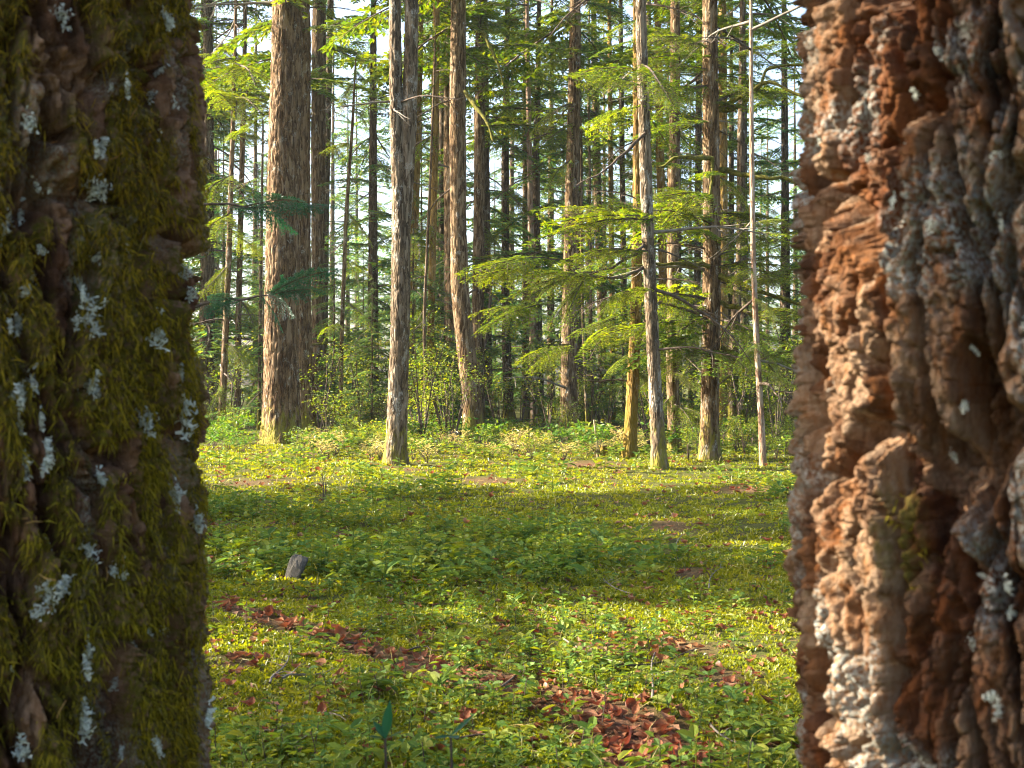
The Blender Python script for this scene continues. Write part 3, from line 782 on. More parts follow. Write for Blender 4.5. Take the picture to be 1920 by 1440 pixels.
for s in SPR:
    spray(*s[:5], kind='fine', tw=rb.uniform(-.8, .8), wide=rb.uniform(.75, 1.1), dr=rb.uniform(.12, .3))
    for _ in range(2 if s[0] in ('N', 'Q1', 'M', 'A1', 'P') else 1):
        a, b = s[1], s[2]
        f = rb.uniform(.0, .35)
        j = lambda q: (q[0] + rb.uniform(-18, 18), q[1] + rb.uniform(-26, 22))
        a2 = (a[0] + (b[0] - a[0]) * f, a[1] + (b[1] - a[1]) * f)
        spray(s[0], (a2[0], a2[1] + rb.uniform(-3, 3)), j(b), s[3] + (s[4] - s[3]) * f, s[4] + rb.uniform(-1.0, .7), kind='fine' if rb.random() < .7 else 'fir', tw=rb.uniform(-.4, .4), wide=rb.uniform(.7, 1.1), dr=rb.uniform(.1, .4))

# cedar hidden behind the mossy near trunk, two teal boughs reach out across the stoutest fir
cd = 13.0
cb = Vector(((300 - 960) / F * cd, cd, 0)); cb.z = gz1(cb.x, cb.y)
t = empty('cedar_tree', cb, 'slender cedar behind the moss-hung trunk, teal boughs crossing in front of the stoutest fir', 'tree', 'trees beyond the clearing')
obj('trunk', trunk_mesh('trunk', [[0, 0, -.2], [.05, 0, 4], [0, .1, 9]], [.09, .075, .02], 6, .01, 400, M['bark_fir'], .04, .06), t)
TREE['CED'] = (t, None, cd)
def soft_limb(pxs, r0, r1):
    limb('CED', pxs, r0, r1, None, 'twig')
soft_limb([(300, 380), (400, 386), (480, 388), (560, 390), (600, 386)], .022, .004)
soft_limb([(300, 585), (400, 568), (470, 558), (540, 545), (600, 528)], .022, .004)
for a, b in [((455, 388), (585, 392)), ((500, 388), (612, 388)), ((480, 388), (560, 440)), ((430, 388), (500, 412)), ((540, 389), (606, 405)),
             ((505, 552), (635, 512)), ((520, 550), (612, 552)), ((500, 553), (570, 598)), ((490, 556), (535, 620)), ((430, 564), (380, 556)), ((450, 560), (405, 600)), ((410, 568), (375, 590)), ((405, 568), (450, 590))]:
    hang_bough(t, BM['cedar'][rb.randrange(3)], W(*a, cd), W(*b, cd - rb.uniform(-.3, .5)), rb.choice([-1, 1]) * rb.uniform(.5, 1.0), wide=.9, droop=.3)

# ------------------------------------------------------------------ the wood behind: conifers with low boughs
back_trunk = [mesh for mesh in [
    trunk_mesh('trunk', [[0, 0, -.3], [.06 * (i - 1), 0, 8], [0, .1, 26]], [.20 + .03 * i, .16, .02], 14, .02, 410 + i, M['bark_dark'] if i else M['bark_fir'], .07, .12, .3) for i in range(3)]]
young_trunk = trunk_mesh('trunk', [[0, 0, -.2], [0, 0, 7.6]], [.06, .006], 3, 0, 420, M['bark_dark'], .06, .2, .2)
rw = random.Random(11)
placed = []
def free(x, y, rr):
    return all((x - a) ** 2 + (y - b) ** 2 > (rr + c) ** 2 for a, b, c in placed)
OPEN = [(628, 728, .2), (1385, 1505, .75), (880, 940, .3), (1030, 1056, .3)]      # parts of the wood where the sky shows
tries = 0; nb = 0
while nb < 96 and tries < 6000:
    tries += 1
    y = 36 + 75 * rw.random() ** 1.4
    x = rw.uniform(-.56, .56) * y
    px = 960 + x / y * F
    skip = False
    for a, b, p in OPEN:
        m_ = 2.2 / y * F * .7
        if a - m_ < px < b + m_ and rw.random() < p: skip = True
    if skip or not free(x, y, 1.1): continue
    placed.append((x, y, 1.1)); nb += 1
    i = rw.randrange(3)
    t = empty('conifer', (x, y, gz1(x, y)), 'tall conifer with drooping green boughs in the hazy wood behind the bare trunks', 'tree', 'conifers in the wood behind')
    sc = rw.uniform(.75, 1.15); az = rw.uniform(0, 6.28)
    obj('trunk', back_trunk[i], t, rot=(0, 0, az), scale=sc)
    fm, lm = CROWN['far'][rw.randrange(3)]
    obj('crown', fm, t, rot=(0, 0, az), scale=sc); obj('limbs', lm, t, rot=(0, 0, az), scale=sc)
for px, y, sc in [(652, 76, .85), (700, 64, .9), (480, 60, .9), (405, 70, .95), (1440, 80, .85), (1490, 70, .9), (668, 90, 1.0)]:
    x = (px - 960) / F * y
    placed.append((x, y, 1.1))
    t = empty('conifer', (x, y, gz1(x, y)), 'tall conifer with drooping green boughs in the hazy wood behind the bare trunks', 'tree', 'conifers in the wood behind')
    obj('trunk', back_trunk[int(px) % 3], t, scale=sc)
    fm, lm = CROWN['far'][int(px) % 3]
    obj('crown', fm, t, rot=(0, 0, px), scale=sc); obj('limbs', lm, t, rot=(0, 0, px), scale=sc)
nb = 0
while nb < 92:
    y = 30 + 34 * rw.random() ** 1.2; x = rw.uniform(-.5, .5) * y
    px = 960 + x / y * F
    if not free(x, y, .45): continue
    placed.append((x, y, .45)); nb += 1
    tall = rw.random() < .6 and not any(a - 25 < px < b + 25 for a, b, _ in OPEN[:2])
    sc = rw.uniform(1.0, 1.7) if tall and y > 35 else rw.uniform(.45, .95)
    if tall and y > 35:
        t = empty('young_conifer', (x, y, gz1(x, y)), 'half-grown conifer with boughs down to the ground, reaching up among the trunks', 'tree', 'half-grown conifers under the tall trees')
    else:
        t = empty('young_conifer', (x, y, gz1(x, y)), 'small bushy conifer filling a low gap between trunks in the wood', 'tree', 'small conifers under the tall trees')
    az = rw.uniform(0, 6.28)
    obj('trunk', young_trunk, t, scale=sc)
    fm, lm = CROWN['young'][rw.randrange(2)]
    obj('crown', fm, t, rot=(0, 0, az), scale=sc); obj('limbs', lm, t, rot=(0, 0, az), scale=sc)

# trees to the sunny side whose crowns dapple the clearing
SHADE = [(-10.5, 9.2, .9), (-15, 12.9, 1.05), (-13, 15.6, .8), (-21, 10.5, 1.1), (-21, 16.2, .95), (-27, 15.5, 1.1), (-17, 6.2, 1.0), (-24, 13.5, 1.0)]
SHADE.append((-3.25, 1.80, 1.0))  # unseen trunk added to block the sun from part of the reddish trunk
for i, (x, y, sc) in enumerate(SHADE):
    t = empty('shade_fir', (x, y, gz1(x, y)), 'tall unseen fir beside the clearing, standing there to cast shade', 'tree', 'firs shading the clearing')
    obj('trunk', back_trunk[i % 3], t, rot=(0, 0, i * 1.3), scale=sc if x < -5 else (1.35, 1.35, 1))
    if x > -5:
        fm, lm = CROWN['high'][0]
        obj('crown', fm, t, (0, 0, 4)); obj('limbs', lm, t, (0, 0, 4))
        continue
    fm, lm = CROWN['shade'][i % 2]
    obj('crown', fm, t, rot=(0, 0, i * 2.1), scale=sc); obj('limbs', lm, t, rot=(0, 0, i * 2.1), scale=sc)

# ------------------------------------------------------------------ broad-leaved shrubs
def leaf_set(pos, dirv, up, ln, w, fold=.15):
    """folded pointed leaves, 6 vertices and two quads each"""
    n = len(pos)
    side = np.cross(dirv, up); side /= np.linalg.norm(side, axis=1, keepdims=True) + 1e-9
    nrm = np.cross(side, dirv)
    ln = np.broadcast_to(np.asarray(ln, float), (n,))[:, None]; w = np.broadcast_to(np.asarray(w, float), (n,))[:, None]
    v = np.empty((n, 6, 3))
    v[:, 0] = pos
    v[:, 1] = pos + dirv * ln * .28 + side * w * .46 + nrm * w * fold
    v[:, 2] = pos + dirv * ln * .68 + side * w * .38 + nrm * w * fold * .7
    v[:, 3] = pos + dirv * ln - nrm * ln * .12
    v[:, 4] = pos + dirv * ln * .68 - side * w * .38 + nrm * w * fold * .7
    v[:, 5] = pos + dirv * ln * .28 - side * w * .46 + nrm * w * fold
    k = np.arange(n)[:, None] * 6
    q = np.concatenate([k + np.array([[0, 1, 2, 3]]), k + np.array([[0, 3, 4, 5]])])
    return v.reshape(-1, 3), q
def unit(a): return a / (np.linalg.norm(a, axis=-1, keepdims=True) + 1e-9)

def shrub_mesh(seed, h, rad, nst, nl, ll, lw, m, erect=.6):
    r = np.random.default_rng(seed); s = Soup(); st = Soup()
    for k in range(nst):
        a = r.uniform(0, 6.28); rr = rad * r.uniform(.3, 1) ; hh = h * r.uniform(.55, 1.1)
        p = np.array([[0, 0, -.03], [math.cos(a) * rr * .3, math.sin(a) * rr * .3, hh * .55], [math.cos(a) * rr * .7, math.sin(a) * rr * .7, hh * .9], [math.cos(a) * rr, math.sin(a) * rr, hh]])
        p[1:] += r.normal(0, .04 * h, (3, 3))
        st.add(*tube(p, np.array([.010, .007, .005, .003]) * max(.6, h), 4))
        n = nl // nst
        t = r.uniform(.25, 1, n) ** .8 * 3; i = np.minimum(t.astype(int), 2); f = t - i
        pos = p[i] * (1 - f[:, None]) + p[i + 1] * f[:, None] + r.normal(0, .05 * h + .02, (n, 3)) * np.array([1.3, 1.3, .7])
        az = r.uniform(0, 6.28, n); el = r.normal(.1, .4, n)
        d = np.stack([np.cos(az) * np.cos(el), np.sin(az) * np.cos(el), np.sin(el)], -1)
        up = unit(np.stack([r.normal(0, .5, n), r.normal(0, .5, n), np.ones(n)], -1))
        v, q = leaf_set(pos, d, up, ll * r.uniform(.6, 1.2, n), lw * r.uniform(.7, 1.2, n))
        s.add(v, q)
    return s.mesh('leaves', [m]), st.mesh('stems', [M['twig']], True)
SALAL = [shrub_mesh(500 + i, .42, .34, 7, 130, .085, .05, M['salal']) for i in range(4)]
BRIGHT = [shrub_mesh(520 + i, .5, .32, 9, 120, .08, .028, M['maple']) for i in range(3)]
STRAW = [shrub_mesh(530 + i, .42, .34, 12, 110, .10, .016, M['fern']) for i in range(3)]
MAPLE = [shrub_mesh(540 + i, 2.6, 1.0, 5, 420, .075, .062, M['maple']) for i in range(3)]
TALLS = [shrub_mesh(560 + i, 1.2, .6, 8, 300, .07, .04, M['maple']) for i in range(3)]
rs = random.Random(21)
def shrub(kind, px, py, sc, name, label, group, cat='shrub'):
    g = ground_at(px, py)
    t = empty(name, g, label, cat, group)
    lv, st = kind[rs.randrange(len(kind))]
    az = rs.uniform(0, 6.28)
    obj('leaves', lv, t, rot=(0, 0, az), scale=sc); obj('stems', st, t, rot=(0, 0, az), scale=sc)
    return t
for _ in range(80):
    px = rs.uniform(340, 1560); py = 720 + 2986 / rs.uniform(21.5, 38)
    shrub(SALAL, px, py, rs.uniform(.7, 1.5), 'salal_shrub', 'low glossy-leaved green shrub at the foot of the trees', 'low shrubs along the far edge of the clearing')
for _ in range(46):
    px = rs.choice([rs.uniform(560, 740), rs.uniform(760, 1000), rs.uniform(1000, 1480)]); py = 720 + 2986 / rs.uniform(20.5, 30)
    shrub(BRIGHT, px, py, rs.uniform(.6, 1.2), 'bright_shrub', 'small sunlit yellow-green shrub with narrow leaves in the bright strip', 'sunlit shrubs in the bright strip')
for _ in range(48):
    px = rs.choice([rs.uniform(560, 740), rs.uniform(760, 1240), rs.uniform(900, 1300)]); py = 720 + 2986 / rs.uniform(19.8, 27)
    shrub(STRAW, px, py, rs.uniform(.5, 1.1), 'pale_frond_tuft', 'tuft of pale straw-coloured fronds glowing in the bright strip', 'pale frond tufts in the bright strip', 'fern')
for px, d_, sc in [(600, 31, 1.0), (680, 33, 1.1), (655, 38, 1.2), (790, 30, 1.2), (820, 31, 1.1), (975, 33, 1.0), (1030, 32, 1.0), (1110, 36, .9), (720, 40, 1.2), (430, 32, 1.0), (1390, 27, 1.0), (1455, 25, .95), (1490, 28, 1.2), (1220, 33, .9), (930, 36, 1.0), (400, 36, 1.2)] + [(rs.uniform(780, 1510), rs.uniform(25, 36), rs.uniform(.55, 1.0)) for _ in range(22)]:
    shrub(MAPLE, px, 720 + 2986 / d_, sc, 'vine_maple', 'slender many-stemmed bush with sparse yellow-green leaves among the trunks', 'leafy bushes among the trunks', 'bush')
for _ in range(44):
    px = rs.uniform(350, 1540); d_ = rs.uniform(27, 44)
    shrub(TALLS, px, 720 + 2986 / d_, rs.uniform(.6, 1.3), 'leafy_bush', 'waist-high leafy bush in the shade under the trees', 'waist-high bushes under the trees', 'bush')
for px, py in [(1350, 858), (1290, 862), (1430, 866), (1500, 862), (1310, 846), (1395, 850), (1470, 850), (1485, 830), (1410, 838), (1450, 842), (1380, 846)]:
    shrub(TALLS, px, py, .6, 'leafy_bush', 'knee-high leafy bush around the foot of the pale thin stem', 'knee-high bushes by the pale thin stem', 'bush')

# ------------------------------------------------------------------ small things on the ground
def rock_mesh(seed, m):
    r = np.random.default_rng(seed)
    n, k = 14, 20
    th = np.linspace(0, np.pi, n); ph = np.linspace(0, 2 * np.pi, k, endpoint=False)
    T, Pp = np.meshgrid(th, ph, indexing='ij')
    d = np.stack([np.sin(T) * np.cos(Pp), np.sin(T) * np.sin(Pp), np.cos(T)], -1)
    h = 1 + .35 * fbm(d[..., 0] * 1.6 + seed, d[..., 1] * 1.6, d[..., 2] * 1.6, seed, 3)
    V = d * h[..., None]
    for nrm in unit(r.normal(0, 1, (6, 3))):
        dd = V @ nrm; V = V - np.clip(dd - .72, 0, 9)[..., None] * nrm
    i = np.arange(n - 1)[:, None] * k; j = np.arange(k)[None]; kk = (j + 1) % k
    return mesh_np('rock', V.reshape(-1, 3), np.stack([i + j, i + k + j, i + k + kk, i + kk], -1).reshape(-1, 4), [m], smooth=False)
g = ROCKP = ground_at(551, 1087)
rk = tag(obj('rock', rock_mesh(3, M['rock']), None, g + Vector((0, .04, .06)), (.25, .45, .9), (.07, .085, .13)), 'small dark pointed grey rock sitting in the moss', 'rock')
g = ground_at(848, 828)
tag(obj('rock', rock_mesh(8, M['grey_twig']), None, g + Vector((0, 0, .08)), (0, 0, 1), (.2, .2, .2)), 'pale rounded boulder at the foot of the curved fir', 'rock')
# stake and little stump
g = ground_at(1121, 858)
stk = Soup(); stk.add(*tube([(0, 0, -.05), (-.02, 0, .3), (-.075, 0, .72)], [.022, .021, .018], 6))
tag(obj('stake', stk.mesh('stake', [M['pale_wood']], True), None, g), 'thin pale wooden stake leaning upright beside a tiny stump', 'stake')
g = ground_at(1131, 857)
t = empty('tree_stump', g, 'tiny cut stump with yellow moss beside the pale stake', 'stump')
obj('trunk', trunk_mesh('trunk', [[0, 0, -.1], [.01, 0, .1], [0, 0, .23]], [.075, .068, .062], .23, .012, 440, M['bark_moss'], .02, .025, .2), t)
ph = np.linspace(0, 2 * np.pi, 16, endpoint=False)
obj('cut_top', mesh_np('cut_top', np.stack([.058 * np.cos(ph), .058 * np.sin(ph), .232 + 0 * ph], -1), np.arange(16)[None], [M['pale_wood']]), t)
# dark little seedling stem
g = ground_at(605, 943)
s = Soup(); s.add(*tube([(0, 0, -.03), (.01, 0, .2), (-.01, 0, .4)], [.010, .008, .003], 5)); s.add(*tube([(.02, 0, -.03), (.035, 0, .2), (.02, 0, .33)], [.008, .006, .003], 5))
s.add(*tube([(.008, 0, .2), (-.03, .02, .28)], [.004, .002], 4)); s.add(*tube([(.03, 0, .2), (.07, .01, .27)], [.004, .002], 4))
tag(obj('bare_seedling', s.mesh('bare_seedling', [M['twig']], True), None, g), 'dark leafless twiggy seedling standing upright in the moss', 'seedling')

def in_view(n, d0, d1, power=1.0, margin=1.12):
    """random points on the ground seen by a visitor standing here, nearer than d1"""
    u = rng.random(n) ** power
    y = d0 + (d1 - d0) * u
    x = rng.uniform(-.45, .45, n) * y * margin
    return x, y

# moss tufts: one mass
def tuft(nk, seed, ln=.03, w=.010):
    r = np.random.default_rng(seed)
    az = r.uniform(0, 6.28, nk); el = r.uniform(.35, 1.35, nk)
    d = np.stack([np.cos(az) * np.cos(el), np.sin(az) * np.cos(el), np.sin(el)], -1)
    b = np.stack([r.normal(0, .014, nk), r.normal(0, .014, nk), np.full(nk, -.004)], -1)
    nrm = unit(r.normal(0, 1, (nk, 3)))
    return kites(b, d, nrm, ln * r.uniform(.6, 1.3, nk), w * r.uniform(.7, 1.3, nk), .25)
def scatter(tmpl, pos, scale, az, tilt=None):
    """stamp template meshes (list of (v,q)) at pos -> verts, quads"""
    V, Q, off = [], [], 0
    pick = rng.integers(0, len(tmpl), len(pos))
    for k, (v, q) in enumerate(tmpl):
        sel = np.nonzero(pick == k)[0]
        if not len(sel): continue
        c, s = np.cos(az[sel])[:, None], np.sin(az[sel])[:, None]
        vx = v[None, :, 0] * c - v[None, :, 1] * s; vy = v[None, :, 0] * s + v[None, :, 1] * c
        P_ = np.stack([vx, vy, np.broadcast_to(v[None, :, 2], vx.shape)], -1) * scale[sel][:, None, None] + pos[sel][:, None, :]
        V.append(P_.reshape(-1, 3)); Q.append((q[None] + (np.arange(len(sel)) * len(v))[:, None, None] + off).reshape(-1, 4)); off += len(sel) * len(v)
    return np.concatenate(V), np.concatenate(Q)
TUFT = [tuft(10, i) for i in range(6)]
px_, py_, sc_ = [], [], []
for n, a, b, s0 in ((18500, 3.5, 7.5, 1.12), (11500, 7.5, 13, 1.85), (10500, 13, 25, 2.1)):
    x, y = in_view(n, a, b); px_.append(x); py_.append(y); sc_.append(np.full(n, s0) * rng.uniform(.7, 1.4, n))
x = np.concatenate(px_); y = np.concatenate(py_); sc = np.concatenate(sc_)
patch = fbm(x * .8, y * .8, 0 * x, 61, 3)
keep = (litter(x, y) < rng.uniform(.15, .6, len(x))) & (patch + rng.uniform(-.35, .35, len(x)) > -.42)
x, y, sc = x[keep], y[keep], sc[keep]
v, q = scatter(TUFT, np.stack([x, y, gz(x, y)], -1), sc, rng.uniform(0, 6.28, len(x)))
tag(obj('moss_carpet', mesh_np('moss_carpet', v, q, [M['moss']], smooth=False)), 'springy yellow-green moss covering the forest floor', 'moss', kind='stuff')

# small leafy plants
def plant(seed, nl, h, ll, lw):
    r = np.random.default_rng(seed)
    az = np.arange(nl) * 2.4 + r.normal(0, .3, nl); t = np.linspace(.35, 1, nl)
    d = unit(np.stack([np.cos(az), np.sin(az), r.uniform(-.1, .5, nl)], -1))
    pos = np.stack([np.cos(az) * .006, np.sin(az) * .006, h * t], -1) + r.normal(0, .008, (nl, 3))
    up = unit(np.stack([r.normal(0, .35, nl), r.normal(0, .35, nl), np.ones(nl)], -1))
    v, q = leaf_set(pos, d, up, ll * r.uniform(.65, 1.15, nl), lw * r.uniform(.75, 1.1, nl))
    wv, wq = tube([(0, 0, -.02), (0, 0, h * .6), (.004, 0, h)], [.0022, .002, .0015], 4)
    return np.concatenate([v, wv]), np.concatenate([q, wq + len(v)]), len(q)
PLANT = [plant(600 + i, [6, 7, 9, 8, 5, 10][i], [.07, .10, .13, .09, .06, .15][i], [.055, .05, .045, .065, .07, .045][i], [.032, .03, .026, .042, .046, .02][i]) for i in range(6)]
PLANT_ME = [mesh_np('plant', v, q, [M['herb'], M['twig']], np.concatenate([np.zeros(nq), np.ones(len(q) - nq)]), False) for v, q, nq in PLANT]
def green_patch(x, y):
    return fbm(x * .55 + 9, y * .55, 0 * x, 71, 3) - .6 * litter(x, y)
x, y = in_view(1500, 3.9, 7.6, 1.1, 1.0)
ok = (green_patch(x, y) + rng.uniform(-.3, .3, len(x)) > .02) & ~((np.abs(x - ROCKP.x) < .2) & (y < ROCKP.y + .1) & (y > ROCKP.y - .6))
x, y = x[ok][:290], y[ok][:290]
z = gz(x, y)
for i in range(len(x)):
    o = obj('herb_plant', PLANT_ME[rs.randrange(6)], None, (x[i], y[i], z[i]), (rs.uniform(-.25, .25), rs.uniform(-.25, .25), rs.uniform(0, 6.28)), rs.uniform(.65, 1.25))
    tag(o, 'small leafy green plant growing out of the moss', 'plant', 'small plants in the moss')
x1, y1 = in_view(3200, 3.8, 9, 1.0, 1.1); x2, y2 = in_view(5200, 8, 15, 1, 1.1); x3, y3 = in_view(4200, 14, 30, 1, 1.15)
x = np.concatenate([x1, x2, x3]); y = np.concatenate([y1, y2, y3])
sc = np.concatenate([rng.uniform(.5, 1.15, len(x1)), rng.uniform(.9, 1.9, len(x2)), rng.uniform(1.2, 2.8, len(x3))])
clear = ~((np.abs(x - ROCKP.x) < .22) & (y < ROCKP.y + .10) & (y > ROCKP.y - .3))
ok = clear & (green_patch(x, y) * 1.6 + rng.uniform(-.35, .35, len(x)) > .04 + .10 * (y < 9))
x, y, sc = x[ok], y[ok], sc[ok]
v, q = scatter([(p[0], p[1]) for p in PLANT], np.stack([x, y, gz(x, y)], -1), sc, rng.uniform(0, 6.28, len(x)))
tag(obj('undergrowth', mesh_np('undergrowth', v, q, [M['herb']], smooth=False)), 'low green leafy ground cover spreading over the moss', 'undergrowth', kind='stuff')

# fallen leaves
def dead_leaf(seed):
    r = np.random.default_rng(seed)
    n = 7; t = np.linspace(0, 1, n)
    w = .021 * np.sin(np.pi * np.clip(t, .02, .99) ** .8) * r.uniform(.85, 1.2) + .0008
    L = .06 * r.uniform(.8, 1.2); cup = r.uniform(.2, .9); curl = r.uniform(-.02, .03)
    V = []
    for k in range(n):
        zc = curl * (t[k] - .5) ** 2 * 4
        for s_ in (-1, -.5, 0, .5, 1):
            V.append((L * (t[k] - .5), w[k] * s_, zc + cup * w[k] * s_ * s_ + r.normal(0, .001)))
    i = np.arange(n - 1)[:, None] * 5 + np.arange(4)[None]
    q = np.stack([i, i + 5, i + 6, i + 1], -1).reshape(-1, 4)
    return np.array(V), q
DL = [dead_leaf(700 + i) for i in range(6)]
DL_ME = [mesh_np('fallen_leaf', v, q, [M['dead']]) for v, q in DL]
x, y = in_view(30000, 3.9, 7.2, 1.0, .95)
li = litter(x, y)
ok = rng.random(len(x)) < np.clip(li - .2, 0, 1) * .10 + .0045
x, y = x[ok], y[ok]
print('near dead leaves', len(x))
x, y = x[:295], y[:295]; z = gz(x, y)
for i in range(len(x)):
    o = obj('fallen_leaf', DL_ME[rs.randrange(6)], None, (x[i], y[i], z[i] + .016), (rs.gauss(0, .35), rs.gauss(0, .35), rs.uniform(0, 6.28)), rs.uniform(.75, 1.3))
    tag(o, 'curled dry red-brown leaf lying on the forest floor', 'leaf', 'fallen leaves on the floor')
xa, ya = in_view(60000, 3.6, 9, 1, 1.1); xb, yb = in_view(40000, 9, 24, 1, 1.1)
x = np.concatenate([xa, xb]); y = np.concatenate([ya, yb])
sc = np.concatenate([rng.uniform(.5, 1.1, len(xa)), rng.uniform(.9, 1.8, len(xb))])
li = litter(x, y)
ok = rng.random(len(x)) < np.clip(li - .2, 0, 1) * .10 + .032
x, y, sc = x[ok], y[ok], sc[ok]
print('litter leaves', len(x))
DLS = [(v[[0, 2, 4, 15, 17, 19, 30, 32, 34]], np.array([[0, 3, 4, 1], [1, 4, 5, 2], [3, 6, 7, 4], [4, 7, 8, 5]])) for v, q in DL]
v, q = scatter(DLS, np.stack([x, y, gz(x, y) + .012 * sc], -1), sc, rng.uniform(0, 6.28, len(x)))
tag(obj('leaf_litter', mesh_np('leaf_litter', v, q, [M['dead']])), 'scattered brown leaf litter in the moss', 'litter', kind='stuff')

# twigs on the ground
for k, (a, b) in enumerate([((940, 1300), (1030, 1235)), ((520, 1290), (620, 1262)), ((510, 1300), (545, 1220)), ((650, 1215), (700, 1195)), ((1320, 1110), (1352, 1072)), ((1030, 1000), (1110, 990)),
                            ((760, 1230), (830, 1225)), ((1215, 1330), (1240, 1190)), ((1060, 1215), (1180, 1260)), ((1140, 1260), (1330, 1230)), ((600, 1335), (640, 1370)), ((1270, 1040), (1275, 1005)),
                            ((860, 1395), (960, 1410)), ((480, 1390), (560, 1405)), ((1330, 1380), (1420, 1410)), ((700, 1100), (760, 1082)), ((1180, 1120), (1130, 1095))]):
    A, B = ground_at(*a), ground_at(*b)
    n = 9; u = np.linspace(0, 1, n)
    p = np.outer(1 - u, A) + np.outer(u, B) - np.array(A)
    p[:, 2] = gz(p[:, 0] + A.x, p[:, 1] + A.y) - A.z + .03 + .012 * np.sin(u * 5 + k)
    p[:, 0] += .02 * np.sin(u * 6 + k * 2); p[:, 1] += .03 * np.sin(u * 5 + k)
    s = Soup(); s.add(*tube(p, np.linspace(.006, .002, n), 5))
    for _ in range(3):
        i = rs.randrange(2, n - 1); e = p[i] + np.array([rs.uniform(-.12, .12), rs.uniform(-.12, .12), rs.uniform(0, .05)])
        s.add(*tube([p[i], (p[i] + e) / 2 + [0, 0, .008], e], [.003, .0022, .001], 3))
    tag(obj('fallen_twig', s.mesh('fallen_twig', [M['grey_twig'] if k % 3 else M['twig']], True), None, A), 'thin dry fallen twig lying across the moss', 'twig', 'twigs on the moss')

# dry stalks and grass blades standing in the moss
n = 1500
x, y = in_view(n, 3.8, 22, 1.3, 1.1)
b = np.stack([x, y, gz(x, y) - .01], -1)
az = rng.uniform(0, 6.28, n); el = rng.uniform(.4, 1.45, n)
dv = np.stack([np.cos(az) * np.cos(el), np.sin(az) * np.cos(el), np.sin(el)], -1)
v, q = kites(b, dv, unit(rng.normal(0, 1, (n, 3))), rng.uniform(.08, .28, n), rng.uniform(.002, .0045, n) * np.clip(y / 8, 1, 2), .35)
tag(obj('dry_grass', mesh_np('dry_grass', v, q, [M['fern']], smooth=False)), 'thin pale dry grass stalks standing in the moss', 'grass', kind='stuff')

# two big blue-green leaves close to the lens at the bottom
def big_leafed(px, py, d_, leaves, label):
    top = W(px, py, d_); g = Vector((top.x, top.y, gz1(top.x, top.y)))
    t = empty('broadleaf_sprig', g, label, 'plant')
    h = top.z - g.z
    s = Soup(); s.add(*tube([(0, 0, -.03), (.01, 0, h * .5), (0, 0, h)], [.005, .004, .003], 5))
    obj('stem', s.mesh('stem', [M['twig']], True), t)
    for az, el, L, w in leaves:
        dv = np.array([[math.cos(az) * math.cos(el), math.sin(az) * math.cos(el), math.sin(el)]])
        n = 9; tt = np.linspace(0, 1, n); sd = np.array([-math.sin(az), math.cos(az), 0]); nr = np.cross(dv[0], sd)
        V = []
        for k in range(n):
            c = dv[0] * L * tt[k] - nr * .12 * L * tt[k] ** 2 * (-1)
            wk = w * math.sin(math.pi * min(.985, max(.03, tt[k])) ** .85)
            for s_ in (-1, -.5, 0, .5, 1): V.append(c + sd * wk * s_ * .5 + nr * abs(s_) * wk * .14 + np.array([0, 0, h]))
        i = np.arange(n - 1)[:, None] * 5 + np.arange(4)[None]
        obj('leaf', mesh_np('leaf', np.array(V), np.stack([i, i + 5, i + 6, i + 1], -1).reshape(-1, 4), [M['cedar']]), t)
big_leafed(722, 1385, 2.6, [(1.2, 1.15, .085, .026), (-.5, .35, .06, .026), (2.6, .7, .05, .024), (3.9, .2, .05, .024)], 'tall sprig with upright blue-green leaves, its highest leaf curling, in the sunny moss')
big_leafed(845, 1380, 2.6, [(.35, .55, .075, .024), (-1.2, .05, .05, .026), (3.6, -.1, .04, .02)], 'sprig with one slanting blue-green leaf beside the leaf litter')

